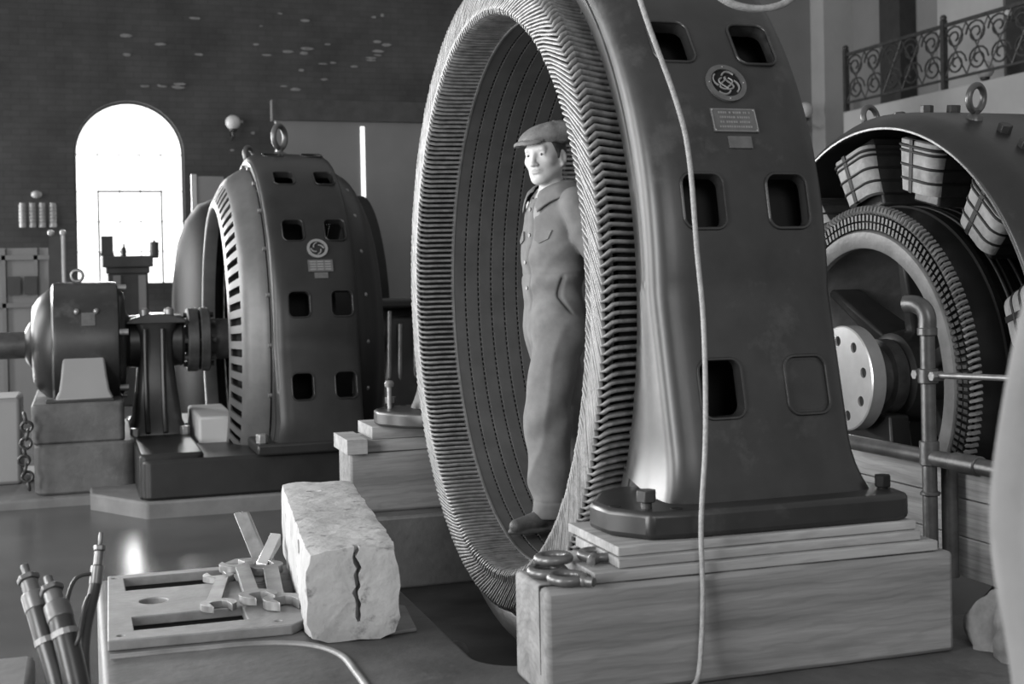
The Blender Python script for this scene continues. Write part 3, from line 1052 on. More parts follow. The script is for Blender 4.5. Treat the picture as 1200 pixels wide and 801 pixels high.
for a, u in ((97, 3.60), (87, 3.60), (83, 3.68), (62, 3.62), (55, 3.62), (40, 3.55), (30, 3.55)):
    a = math.radians(a)
    y, z = RW - 1.165 * math.cos(a), RZ + 1.165 * math.sin(a)
    n = Vector((0, -math.cos(a), math.sin(a)))
    mb = MB()
    mb.prism([(0.03 * math.cos(PI / 3 * k), 0.03 * math.sin(PI / 3 * k)) for k in range(6)], 2, -0.02, 0.035)
    mb.xf(Matrix.Translation((u, y, z)) @ n.to_track_quat('Z', 'X').to_matrix().to_4x4())
    mb.build('yoke_bolt', 'iron', RM, bevel=0.003)
def lift_eye(par, c, n, R, r, h, rz):
    n = Vector(n).normalized()
    mb = MB()
    q = Matrix.Translation(c) @ n.to_track_quat('Z', 'Y').to_matrix().to_4x4() @ Matrix.Rotation(rz, 4, 'Z')
    mb.torus((0, 0, h + R), (0, 1, 0), R, r, 36, 12)
    mb.lathe([(-0.02, 0), (-0.02, r * 2.4), (0.012, r * 2.4), (0.022, r * 1.7), (h * .5, r * 1.15), (h + r * .4, r * 1.5), (h + r * .8, 0)], (0, 0), 2, 18)
    mb.xf(q)
    return mb.build('lifting_eye', 'eye', par, smooth=60)
for wq_ in (5.43, 4.677):
    a = math.atan2(math.sqrt(1.166 ** 2 - (wq_ - RW) ** 2), RW - wq_)
    lift_eye(RM, (3.60, wq_, RZ + 1.164 * math.sin(a)), (0, -.45 * math.cos(a), 1), 0.054, 0.0145, 0.035, 0.35)
# poles with taped coils
for k in range(7):
    ang = math.radians(135.5 - 29.5 * k)
    def PP(x, y, h):      # x along the axis, y tangential (clockwise), h radius
        return (x, RW - h * math.cos(ang) - y * math.sin(ang), RZ + h * math.sin(ang) - y * math.cos(ang))
    mb = MB()
    lo, hi = [], []
    for (h, t_, L) in ((0.775, .09, lo), (1.10, .09, hi)):
        for (x, y) in ((3.50, -t_), (4.06, -t_), (4.06, t_), (3.50, t_)):
            L.append(PP(x, y, h))
    mb.hexa(lo, hi)
    pole = mb.build('pole', 'iron', RM, bevel=0.01)
    # coil: rounded-rectangle winding round the pole, four stacked sections
    mb = MB()
    def loop(hx, hy, r, x0, n=5):
        P = []
        for (cx, cy, a) in ((hx - r, hy - r, 0), (-hx + r, hy - r, PI / 2), (-hx + r, -hy + r, PI), (hx - r, -hy + r, 3 * PI / 2)):
            for i in range(n + 1):
                P.append((x0 + cx + r * math.cos(a + PI / 2 * i / n), cy + r * math.sin(a + PI / 2 * i / n)))
        return P
    rad = [(h_, w_ * .88) for h_, w_ in ((0.822, .108), (0.826, .132), (0.875, .138), (0.880, .130), (0.886, .140), (0.935, .146), (0.940, .138), (0.946, .148), (0.995, .153), (1.000, .144), (1.006, .154), (1.046, .156), (1.052, .145), (1.052, .11))]
    rings = []
    for h, hy in rad:
        rings.append([PP(x, y, h) for x, y in loop(0.36 + (hy - .13), hy, 0.055, 3.78)])
    n = len(rings[0])
    v = [p for r_ in rings for p in r_]
    f = [(j * n + i, j * n + (i + 1) % n, (j + 1) * n + (i + 1) % n, (j + 1) * n + i) for j in range(len(rings) - 1) for i in range(n)]
    mb.add(v, f)
    cl = mb.build('field_coil', 'varnish', RM, smooth=50)
    mb = MB()
    wr_ = []
    for h, hy in rad:
        lp = loop(0.362 + (hy - .13), hy + .002, 0.055, 3.78)[6:18]
        lp = [(3.475, lp[0][1])] + lp + [(3.475, lp[-1][1])]
        wr_.append([PP(x, y, h) for x, y in lp])
    m_ = len(wr_[0])
    mb.add([p for r_ in wr_ for p in r_], [(j * m_ + i, j * m_ + i + 1, (j + 1) * m_ + i + 1, (j + 1) * m_ + i) for j in range(len(wr_) - 1) for i in range(m_ - 1)])
    tag(mb.build('tape_wrapping', 'tape', cl, smooth=50), 'pale cotton tape on the coil end')
    mb = MB()
    for h, hy in ((0.880, .121), (0.940, .128), (1.000, .134), (1.022, .138)):
        mb.tube([PP(x, y, h) for x, y in loop(0.364 + (hy - .13), hy + .002, 0.055, 3.78)], 0.0065, 6, closed=True)
    mb.build('black_binding', 'cord', cl, smooth=60)
    mb = MB()
    for y in (-.022,):
        x = 3.412
        lo_, hi_ = [], []
        mb.hexa([PP(3.448, y - .012, 0.822), PP(3.428, y - .012, 0.822), PP(3.428, y + .012, 0.822), PP(3.448, y + .012, 0.822)],
                [PP(3.43, y - .012, 1.05), PP(3.402, y - .012, 1.05), PP(3.402, y + .012, 1.05), PP(3.43, y + .012, 1.05)])
    mb.build('strap', 'cord', cl)
# armature
AR = thing('motor_armature', (3.45, RW, RZ), 'armature of the right-hand machine, ring of commutator bars round a dark spoked hub', 'armature')
mb = MB()
mb.lathe([(3.295, .569), (3.290, .575), (3.290, .640), (3.300, .648), (3.32, .648), (3.32, .569)], (RW, RZ), 0, 120, closed_profile=True)
mb.lathe([(3.32, .60), (3.95, .60)], (RW, RZ), 0, 96)
mb.build('rim', 'cast_pale', AR, smooth=40)
mb = MB()
NT = 150
for i in range(NT):
    a = 2 * PI * i / NT
    def Q(u, r, t): return (u, RW - r * math.cos(a) + t * math.sin(a), RZ + r * math.sin(a) + t * math.cos(a))
    h = 0.0075
    for (r0, r1) in ((.655, .682), (.690, .716)):
        mb.hexa([Q(3.296, r0, -h), Q(3.296, r0, h), Q(3.296, r1, h), Q(3.296, r1, -h)], [Q(3.33, r0, -h), Q(3.33, r0, h), Q(3.33, r1, h), Q(3.33, r1, -h)])
tag(mb.build('commutator_bars', 'iron', AR), 'ring of small square bar ends', kind='stuff')
mb = MB()
mb.lathe([(3.318, .645), (3.318, .722)], (RW, RZ), 0, 120)
mb.build('bar_ground', 'black', AR)
mb = MB()
for i in range(180):
    a = 2 * PI * i / 180
    def Q(u, r, t): return (u, RW - r * math.cos(a) + t * math.sin(a), RZ + r * math.sin(a) + t * math.cos(a))
    mb.tube([Q(3.31, .724, 0), Q(3.298, .733, 0.004), Q(3.308, .748, .010), Q(3.335, .752, .016)], 0.0085, 5)
tag(mb.build('winding', 'coil', AR, smooth=60), 'taped end winding round the armature', kind='stuff')
mb = MB()
mb.lathe([(3.325, .73), (3.328, .746), (3.46, .748), (3.465, .757), (3.49, .757), (3.50, .75), (3.56, .75), (3.565, .757), (3.59, .757), (3.60, .75), (4.0, .75), (4.0, .60)], (RW, RZ), 0, 120)
mb.build('drum', 'enamel_far', AR, smooth=30)
mb = MB()
for z in (3.53, 3.62, 3.70):
    mb.lathe([(z, .751), (z + .004, .7555), (z + .012, .7555), (z + .016, .751)], (RW, RZ), 0, 120)
mb.build('binding_band', 'steel', AR, smooth=40)
for k in range(6):
    a = math.radians(22 + 60 * k)
    mb = MB()
    def Q(u, r, t): return (u, RW - r * math.cos(a) + t * math.sin(a), RZ + r * math.sin(a) + t * math.cos(a))
    mb.hexa([Q(3.52, .17, -.04), Q(3.75, .17, -.04), Q(3.75, .17, .04), Q(3.52, .17, .04)], [Q(3.42, .60, -.022), Q(3.58, .60, -.022), Q(3.58, .60, .022), Q(3.42, .60, .022)])
    mb.build('spoke', 'enamel', AR, bevel=0.015)
mb = MB()
mb.lathe([(3.42, 0.0), (3.42, .15), (3.44, .19), (3.55, .21), (3.85, .21), (3.85, 0)], (RW, RZ), 0, 48)
mb.build('hub', 'enamel', AR, smooth=40)
mb = MB()
mb.lathe([(3.235, .13), (3.9, .13), (3.95, .0)], (RW, RZ), 0, 40)
mb.lathe([(3.36, .13), (3.36, .165), (3.42, .165)], (RW, RZ), 0, 40)
mb.build('shaft', 'eye', AR, smooth=40)
mb = MB()
mb.lathe([(3.187, 0.0), (3.187, .224), (3.192, .230), (3.255, .230), (3.260, .225), (3.260, .10)], (RW, RZ), 0, 72)
fl_ = mb.build('coupling_flange', 'bright', AR, smooth=40)
tag(fl_, 'bright machined coupling flange with a ring of bolt holes')
cm = MB()
for k in range(8):
    a = math.radians(12 + 45 * k)
    y, z = RW - .165 * math.cos(a), RZ + .165 * math.sin(a)
    cm.cyl((3.15, y, z), (3.30, y, z), .0225, 20)
co = cm.build('cutter', 'black')
bo = fl_.modifiers.new('cut', 'BOOLEAN'); bo.object = co; bo.operation = 'DIFFERENCE'; bo.solver = 'EXACT'
apply_mods(fl_)
bpy.data.objects.remove(co)
shade(fl_, 35)
mb = MB()
mb.lathe([(3.2605, 0.1), (3.2605, .222)], (RW, RZ), 0, 40)  # near-black backing that darkens the bolt holes like shade
mb.build('flange_back', 'duct', AR)

for k in range(8):
    a = math.radians(12 + 45 * k)
    mb = MB()
    mb.lathe([(3.196, 0), (3.196, .0226)], (RW - .165 * math.cos(a), RZ + .165 * math.sin(a)), 0, 20)  # near-black disc set in each hole to stand for its shade
    mb.build('bolt_hole', 'duct', AR)

# pedestal bearing block in the dark under the shaft
t = thing('bearing_block', (3.35, RW, 0.0), 'dark bearing block in the gloom under the right-hand shaft', 'bearing')
mb = MB()
mb.hexa([(3.28, RW - .30, 0), (3.42, RW - .30, 0), (3.42, RW + .30, 0), (3.28, RW + .30, 0)], [(3.30, RW - .18, .90), (3.40, RW - .18, .90), (3.40, RW + .18, .90), (3.30, RW + .18, .90)])
mb.build('pedestal', 'enamel_far', t, bevel=0.01)

# pipe railing and plank wall in front of the right machine
t = thing('pipe_railing', (2.95, 4.12, 0.40), 'upright iron pipe standard with cross pipes in front of the right-hand machine', 'railing')
mb = MB()
mb.cyl((2.95, 4.12, 0.40), (2.95, 4.12, 1.33), 0.027, 18)
mb.build('upright', 'eye', t, smooth=50)
mb = MB()
mb.tube(smooth_path([(2.95, 4.12, 1.31), (2.95, 4.12, 1.355), (2.943, 4.135, 1.385), (2.93, 4.165, 1.40), (2.915, 4.20, 1.40)], 5), 0.033, 14)
mb.build('elbow', 'eye', t, smooth=50)
for z0_, z1_ in ((1.285, 1.315), (1.11, 1.165), (0.81, 0.90), (0.70, 0.715)):
    mb = MB()
    mb.cyl((2.95, 4.12, z0_), (2.95, 4.12, z1_), 0.036, 18)
    mb.build('collar', 'eye', t, smooth=40, bevel=0.004)
mb = MB()
mb.tube([(2.95, 4.12, 1.14), (2.955, 3.90, 1.15), (2.96, 3.45, 1.168)], 0.011, 10)
mb.build('cross_rod', 'steel', t, smooth=50)
for dy in (.052, -.052):
    mb = MB()
    hexbolt(mb, (2.925, 4.12 + dy, 1.14), .02, .05, axis=0)
    mb.build('clamp_bolt', 'steel', t, bevel=0.003)
mb = MB()
mb.cyl((2.955, 4.75, 0.835), (2.955, 3.62, 0.842), 0.030, 16)
mb.build('lower_pipe', 'eye', t, smooth=50)
mb = MB()
mb.cyl((2.955, 3.98, 0.84), (2.955, 3.84, 0.842), 0.036, 16)
mb.build('pipe_cap', 'eye', t, smooth=40, bevel=0.004)
mb = MB()
mb.cyl((3.02, 4.10, 0.40), (3.02, 4.10, 0.80), 0.030, 16)
mb.build('rear_upright', 'eye', t, smooth=50)
for k, (z0_, z1_) in enumerate(((0.40, 0.545), (0.549, 0.685), (0.689, 0.80))):
    timber('wall_plank', (3.06, 3.70, z0_), (3.10, 4.90, z1_), 'board', ['bottom plank of the boarding in front of the right-hand machine', 'middle plank of the boarding in front of the right-hand machine', 'top plank of the boarding in front of the right-hand machine'][k], 'plank', 'boarding planks at the right', 0.004, .001, 20 + k)

# ------------------------------------------------------------------ the machine set at the back
XF = (1.045, E * (1 - 1.045))
BG = thing('far_generator', (1.5, MW, 0.45), 'complete dark generator at the back left with slotted end shield and lifting eyes', 'generator')
gen_frame(BG, 1.20, 1.775, 1.367, MW, MZ, 0.475, (1.378, 1.661), blind=False, material='enamel_far', rin=1.255, rows=10, nth=72)
for sg in (-1, 1):
    mb = MB()
    y0, y1 = sorted((MW + sg * 1.05, MW + sg * 1.56))
    mb.box((1.06, y0, 0.42), (1.88, y1, 0.49))
    mb.build('foot', 'enamel_far', BG, bevel=0.015)
    for u in (1.10, 1.84):
        mb = MB()
        hexbolt(mb, (u, MW + sg * 1.47, 0.49), .04, .06)
        tag(mb.build('holding_bolt', 'steel', BG, bevel=.004), None)
lift_eye(BG, (1.46, MW - 0.05, MZ + 1.36), (0, 0, 1), 0.085, 0.021, 0.05, 0.9)
lift_eye(BG, (1.30, MW + 0.42, MZ + 1.30), (0, 0.3, 1), 0.07, 0.019, 0.03, 0.9)
# slotted end shield, left and right
def shield(par, u, sgn, name, slots=True):
    NSL, SUB = 66, 4
    pr_ = [(0.0, 1.262), (0.02, 1.26), (0.06, 1.235), (0.11, 1.205), (0.140, 1.180), (0.163, 1.150), (0.170, 1.135), (0.205, 1.075), (0.230, 1.02), (0.240, 0.99), (0.238, 0.97), (0.225, 0.96), (0.14, 0.955)]
    n = NSL * SUB
    v, f = [], []
    m = len(pr_)
    for j in range(n):
        a = 2 * PI * j / n
        for (d, r) in pr_:
            v.append((u + sgn * d, MW - r * math.cos(a), MZ + r * math.sin(a)))
    for j in range(n):
        q = (j + 1) % n
        for i in range(m - 1):
            if slots and 6 <= i <= 7 and j % SUB in (1, 2):
                continue
            f.append((j * m + i, j * m + i + 1, q * m + i + 1, q * m + i))
    mb = MB()
    mb.add(v, f)
    o = mb.build(name, 'shield' if slots else 'enamel_far', par)
    shade(o, 50)
    s = o.modifiers.new('solid', 'SOLIDIFY')
    s.thickness = 0.012
    s.offset = -1
    return o
shield(BG, 1.195, -1, 'end_shield')
shield(BG, 1.78, 1, 'rear_shield', False)
for k in range(24):
    a = 2 * PI * k / 24
    mb = MB()
    y, z = MW - 1.275 * math.cos(a), MZ + 1.275 * math.sin(a)
    mb.cyl((1.2, y, z), (1.178, y, z), 0.014, 8)
    mb.build('shield_screw', 'steel', BG)
for k in range(24):
    a = 2 * PI * k / 24
    mb = MB()
    y, z = MW - 1.215 * math.cos(a), MZ + 1.215 * math.sin(a)
    mb.ball((1.85, y, z), 0.02, 8, 6)
    mb.build('rear_bolt', 'steel', BG)
mb = MB()
mb.lathe([(1.10, 1.08), (1.6, 1.08)], (MW, MZ), 0, 80)
mb.lathe([(1.13, 0.955), (1.13, 1.15)], (MW, MZ), 0, 80)
mb.build('core', 'black', BG)
g = None
def on2(uc, ang, R_=1.3685):
    def gg(x, y, h):
        a = ang + y / R_
        return (uc + x, MW - (R_ + h) * math.cos(a), MZ + (R_ + h) * math.sin(a))
    return gg
g = on2(1.525, math.radians(27.5))
mb = MB()
ring_on(mb, g, .052, .07, -.002, .008)
mb.build('emblem_ring', 'plate_mark', BG, smooth=40)
mb = MB()
for ph in range(4):
    mb.tube([g((.044 - .02 * t) * math.cos(ph * PI / 2 + 1.3 * t), (.044 - .02 * t) * math.sin(ph * PI / 2 + 1.3 * t), .003) for t in [i / 8 for i in range(9)]], .005, 5)
mb.build('monogram', 'plate_mark', BG)
g = on2(1.535, math.radians(22.2))
mb = MB()
plate_on(mb, g, .083, .042)
mb.build('rating_plate', 'plate', BG)
mb = MB()
for r_ in range(4):
    for (x0_, x1_) in ((-.07, -.03), (-.022, .02), (.03, .068)):
        y = .028 - r_ * .018
        mb.add([g(x0_, y - .004, .0046), g(x1_, y - .004, .0046), g(x1_, y + .004, .0046), g(x0_, y + .004, .0046)], [(0, 1, 2, 3)])
mb.build('plate_lines', 'plate_mark', BG)
g = on2(1.535, math.radians(19.3))
mb = MB()
plate_on(mb, g, .045, .02)
mb.build('serial_tag', 'plate', BG)
# rotor, shaft and coupling
RT = thing('generator_shaft', (0.3, MW, MZ), 'dark horizontal shaft running through the far machine set with spoked rotor and coupling', 'shaft')
mb = MB()
mb.lathe([(-3.0, 0), (-3.0, .095), (2.75, .095), (2.75, 0)], (MW, MZ), 0, 28)
mb.build('shaft', 'iron', RT, smooth=40)
mb = MB()
mb.lathe([(1.18, .84), (1.18, .94), (1.7, .94), (1.7, .84)], (MW, MZ), 0, 80, closed_profile=True)
mb.build('rotor_rim', 'enamel_far', RT, smooth=40)
for k in range(10):
    a = 2 * PI * (k + .3) / 10
    mb = MB()
    mb.tube([(1.32, MW - .15 * math.cos(a), MZ + .15 * math.sin(a)), (1.22, MW - .86 * math.cos(a), MZ + .86 * math.sin(a))], [.06, .04], 10)
    mb.build('spoke', 'shield', RT, smooth=60)
mb = MB()
mb.lathe([(1.1, .1), (1.1, .17), (1.2, .2), (1.5, .2)], (MW, MZ), 0, 40)
mb.build('hub', 'iron', RT, smooth=40)
mb = MB()
for (a, b) in ((0.755, 0.835), (0.845, 0.915)):
    mb.lathe([(a, .09), (a, .225), (a + .008, .235), (b - .008, .235), (b, .225), (b, .09)], (MW, MZ), 0, 48)
mb.lathe([(0.915, .09), (0.915, .15), (1.05, .15), (1.05, .09)], (MW, MZ), 0, 36)
for k in range(8):
    a = 2 * PI * k / 8
    y, z = MW - .18 * math.cos(a), MZ + .18 * math.sin(a)
    mb.cyl((.73, y, z), (.95, y, z), .02, 8)
mb.build('coupling', 'iron', RT, smooth=35)
# bedplate
t = thing('machine_bedplate', (1.0, MW, 0.0), 'low cast bedplate under the far machine set, with rounded front corner', 'bedplate')
mb = MB()
def rrect(x0, y0, x1, y1, r, n=5):
    P = []
    for (cx, cy, a) in ((x1 - r, y1 - r, 0), (x0 + r, y1 - r, PI / 2), (x0 + r, y0 + r, PI), (x1 - r, y0 + r, 3 * PI / 2)):
        for i in range(n + 1):
            P.append((cx + r * math.cos(a + PI / 2 * i / n), cy + r * math.sin(a + PI / 2 * i / n)))
    return P
mb.prism(rrect(0.36, 8.52, 2.9, 9.34, .06), 2, 0.17, 0.42)
mb.prism(rrect(0.36, 10.66, 2.9, 11.48, .06), 2, 0.17, 0.42)
mb.prism(rrect(0.34, 8.56, 0.74, 11.0, .05), 2, 0.17, 0.455)
mb.prism(rrect(2.1, 9.0, 2.9, 11.0, .05), 2, 0.17, 0.455)
mb.build('casting', 'enamel_far', t, bevel=0.02)
mb = MB()
mb.prism([(0.05, 9.00), (0.38, 8.48), (3.0, 8.48), (3.0, 11.6), (0.05, 11.6)], 2, 0.0, 0.17)
tag(mb.build('grout_slab', 'concrete', t, bevel=0.015), 'pale concrete grout slab')
# pier between bearing and rotor
mb = MB()
mb.box((0.77, 9.30, 0.17), (1.03, 10.25, 0.60))
tag(mb.build('concrete_pier', 'plaster_pale', origin=(0.9, 9.7, 0.17), bevel=.02), 'small pale concrete pier between the far bearing and the slotted shield', 'pier')
# main bearing pedestal
t = thing('bearing_pedestal', (0.53, MW, 0.455), 'dark tapering bearing pedestal beside the slotted shield of the far generator', 'bearing')
mb = MB()
secs = [(0.455, .19, .36), (0.50, .185, .35), (0.55, .165, .30), (0.8, .135, .24), (1.0, .115, .215), (1.16, .12, .22), (1.25, .15, .24)]
v, f = [], []
for z, hx, hy in secs:
    v += [(x, y, z) for x, y in rrect(.53 - hx, MW - hy, .53 + hx, MW + hy, .05, 4)]
n = len(v) // len(secs)
f = [(j * n + i, j * n + (i + 1) % n, (j + 1) * n + (i + 1) % n, (j + 1) * n + i) for j in range(len(secs) - 1) for i in range(n)] + [tuple(range(n))[::-1], tuple(range(len(v) - n, len(v)))]
mb.add(v, f)
for x in (.45, .57):
    mb.tube([(x, MW - .37, .47), (x, MW - .29, .60), (x, MW - .235, .85), (x, MW - .245, 1.2)], .018, 8)
mb.build('column', 'enamel', t, smooth=40)
mb = MB()
mb.lathe([(.33, .11), (.33, .175), (.35, .19), (.71, .19), (.73, .175), (.73, .11)], (MW, MZ), 0, 40)
mb.build('bearing_shell', 'enamel', t, smooth=35)
mb = MB()
mb.prism([(.32, 1.255), (.36, 1.275), (.47, 1.305), (.60, 1.305), (.71, 1.275), (.74, 1.255), (.74, 1.235), (.32, 1.235)], 1, MW - .24, MW + .24)
mb.build('cap', 'enamel', t, bevel=.008)
for x in (.45, .62):
    mb = MB()
    mb.cyl((x, MW - .19, 1.29), (x, MW - .19, 1.33), .035, 14)
    mb.ball((x, MW - .19, 1.33), (.035, .035, .02), 12, 6)
    mb.build('oil_cap', 'steel', t, smooth=50)
for x in (.36, .70):
    mb = MB()
    hexbolt(mb, (x, MW - .40, .455), .035, .06)
    mb.build('holding_bolt', 'steel', t, bevel=.004)
# exciter
t = thing('exciter_motor', (0.0, MW, 0.76), 'drum-shaped dark exciter on a plinth at the far left of the shaft', 'motor')
mb = MB()
mb.lathe([(-.18, .0), (-.18, .41), (-.165, .435), (-.14, .44), (.23, .44), (.262, .435), (.275, .41), (.275, 0)], (MW, MZ), 0, 72)
mb.build('drum', 'enamel', t, smooth=40)
mb = MB()
mb.lathe([(-.18, .40), (-.21, .385), (-.27, .33), (-.31, .27), (-.315, .17), (-.33, .16), (-.36, .11)], (MW, MZ), 0, 60)
mb.build('end_bell', 'enamel_far', t, smooth=50)
mb = MB()
mb.lathe([(.275, .39), (.30, .38), (.315, .34), (.32, .25), (.34, .2), (.36, .11)], (MW, MZ), 0, 60)
mb.build('end_cover', 'enamel', t, smooth=50)
for k in range(6):
    a = 2 * PI * (k + .2) / 6
    mb = MB()
    y, z = MW - .415 * math.cos(a), MZ + .415 * math.sin(a)
    mb.cyl((.27, y, z), (.33, y, z), .022, 10)
    mb.build('through_bolt', 'steel', t)
mb = MB()
mb.torus((0.0, MW, MZ + .485), (0.3, 1, 0), .04, .012, 20, 8)
mb.build('lifting_eye', 'eye', t, smooth=60)
for x in (-.01, .12):
    mb = MB()
    a = math.radians(32)
    mb.ball((x, MW - .442 * math.cos(a), MZ + .442 * math.sin(a)), .022, 10, 6)
    mb.build('plug', 'steel', t, smooth=60)
mb = MB()
a0 = math.radians(18)
mb.hexa([(.02, MW - .438 * math.cos(a0), MZ + .438 * math.sin(a0)), (.11, MW - .438 * math.cos(a0), MZ + .438 * math.sin(a0)), (.11, MW - .438 * math.cos(a0 + .22), MZ + .438 * math.sin(a0 + .22)), (.02, MW - .438 * math.cos(a0 + .22), MZ + .438 * math.sin(a0 + .22))],
        [(.02, MW - .446 * math.cos(a0), MZ + .446 * math.sin(a0)), (.11, MW - .446 * math.cos(a0), MZ + .446 * math.sin(a0)), (.11, MW - .446 * math.cos(a0 + .22), MZ + .446 * math.sin(a0 + .22)), (.02, MW - .446 * math.cos(a0 + .22), MZ + .446 * math.sin(a0 + .22))])
mb.build('rating_plate', 'plate', t)
for sg in (-1, 1):
    mb = MB()
    secs = [(0.75, .19, .62), (0.80, .165, .57), (0.90, .15, .50), (1.0, .14, .44), (1.09, .135, .40)]
    v, f = [], []
    for z, hx, d in secs:
        for (x, y) in ((-hx, -.0), (hx, -.0), (hx, .12), (-hx, .12)):
            v.append((.03 + x, MW + sg * (d - y), z))
    for j in range(len(secs) - 1):
        for i in range(4):
            f.append((j * 4 + i, j * 4 + (i + 1) % 4, (j + 1) * 4 + (i + 1) % 4, (j + 1) * 4 + i))
    f += [(3, 2, 1, 0), tuple(len(v) - 4 + i for i in range(4))]
    mb.add(v, f)
    tag(mb.build('foot', 'plaster', t, bevel=.015), 'paler tapered supporting foot')
mb = MB()
for a in range(16):
    t_ = a / 15 * PI * .7 + .3
    pass
t = thing('exciter_plinth', (0.0, 9.9, 0.0), 'stepped dark plinth block carrying the exciter drum', 'plinth')
mb = MB()
mb.prism(rrect(-.31, 9.30, .285, 10.7, .04), 2, .47, .735)
mb.build('upper_block', 'cast', t, bevel=.015)
mb = MB()
mb.prism(rrect(-.30, 9.28, .36, 10.8, .10), 2, 0.13, .47)
mb.build('lower_block', 'cast', t, bevel=.02)
mb = MB()
mb.box((-.22, 9.36, .735), (.22, 9.5, .752))
mb.build('sole_strip', 'enamel', t, bevel=.004)
mb = MB()
mb.box((-1.2, 9.2, 0), (.36, 10.9, 0.13))
tag(mb.build('slab', 'concrete', t, bevel=.02), 'low concrete slab')
# outboard bearing on the right of the far machine
t = thing('outboard_bearing', (2.35, MW, 0.455), 'dark outboard bearing glimpsed between the far generator and the big ring', 'bearing')
mb = MB()
mb.hexa([(2.15, MW - .3, .455), (2.6, MW - .3, .455), (2.6, MW + .3, .455), (2.15, MW + .3, .455)], [(2.24, MW - .2, 1.24), (2.5, MW - .2, 1.24), (2.5, MW + .2, 1.24), (2.24, MW + .2, 1.24)])
mb.build('column', 'enamel', t, bevel=.03)
mb = MB()
mb.lathe([(2.08, .11), (2.08, .19), (2.10, .21), (2.62, .21), (2.64, .19), (2.64, .11)], (MW, MZ), 0, 36)
mb.build('bearing_shell', 'enamel', t, smooth=35)
mb = MB()
mb.box((2.14, MW - .26, 1.30), (2.58, MW + .26, 1.37))
mb.build('cap', 'enamel', t, bevel=.02)
for (x, z) in ((2.22, 1.0), (2.30, .9), (2.42, .98)):
    mb = MB()
    mb.tube([(x, MW - .24, .7), (x, MW - .26, z), (x + .01, MW - .25, z + .28)], .016, 8)
    mb.build('oil_pipe', 'steel', t, smooth=60)
# things at the far left
mb = MB()
mb.box((-1.6, 9.9, 0.13), (-.40, 10.5, 0.74))
tag(mb.build('concrete_block', 'plaster', origin=(-1.0, 10.2, .13), bevel=.03), 'pale block at the left edge behind the exciter plinth', 'block')
mb = MB()
for k in range(9):
    z = .66 - k * .055
    mb.torus((-.345 + .012 * math.sin(k), 9.23 - .02 * (k % 2), z), (math.cos(k * PI / 2), math.sin(k * PI / 2), .2), .034, .011, 14, 6)
tag(mb.build('hanging_chain', 'iron', origin=(-.345, 9.23, .2), smooth=60), 'short dark chain hanging at the left end of the exciter plinth', 'chain')

XF = None

# ------------------------------------------------------------------ foreground on the machine bed
ZB = 0.40
# slotted cast frame
t = None
mb = MB()
out = [(.065, 4.26), (.63, 4.235), (.69, 4.30), (.675, 5.16), (.635, 5.20), (.085, 5.20)]
mb.prism(out, 2, ZB + .001, ZB + .034)
fo = mb.build('slotted_frame', 'cast_pale', origin=(.37, 4.7, ZB))
cm = MB()
cm.box((.142, 4.93, ZB - .05), (.545, 5.14, ZB + .1))
cm.box((.148, 4.36, ZB - .05), (.505, 4.535, ZB + .1))
cm.cyl((.228, 4.74, ZB - .05), (.228, 4.74, ZB + .1), .048, 32)
for x, y in ((.105, 4.31), (.595, 4.30), (.60, 5.12), (.11, 5.15)):
    cm.cyl((x, y, ZB - .05), (x, y, ZB + .1), .011, 14)
cm.box((.545, 4.60, ZB + .02), (.72, 4.9, ZB + .1))
co = cm.build('cutter', 'black')
bo = fo.modifiers.new('cut', 'BOOLEAN'); bo.object = co; bo.operation = 'DIFFERENCE'; bo.solver = 'EXACT'
apply_mods(fo)
bpy.data.objects.remove(co)
bv = fo.modifiers.new('bevel', 'BEVEL'); bv.width = .004; bv.segments = 2; bv.limit_method = 'ANGLE'
tag(fo, 'flat cast frame with two long slots and a round hole, wrenches lying on it', 'casting')
# the bed is open below the slots
cm = MB()
cm.box((.10, 4.88, .10), (.60, 5.24, .45))
cm.box((.10, 4.31, .10), (.57, 4.62, .45))
cm.cyl((.228, 4.74, .2), (.228, 4.74, .45), .047, 28)
co = cm.build('cutter', 'black')
bo = bed.modifiers.new('cut', 'BOOLEAN'); bo.object = co; bo.operation = 'DIFFERENCE'; bo.solver = 'EXACT'
apply_mods(bed)
bpy.data.objects.remove(co)
shade(bed, 35)

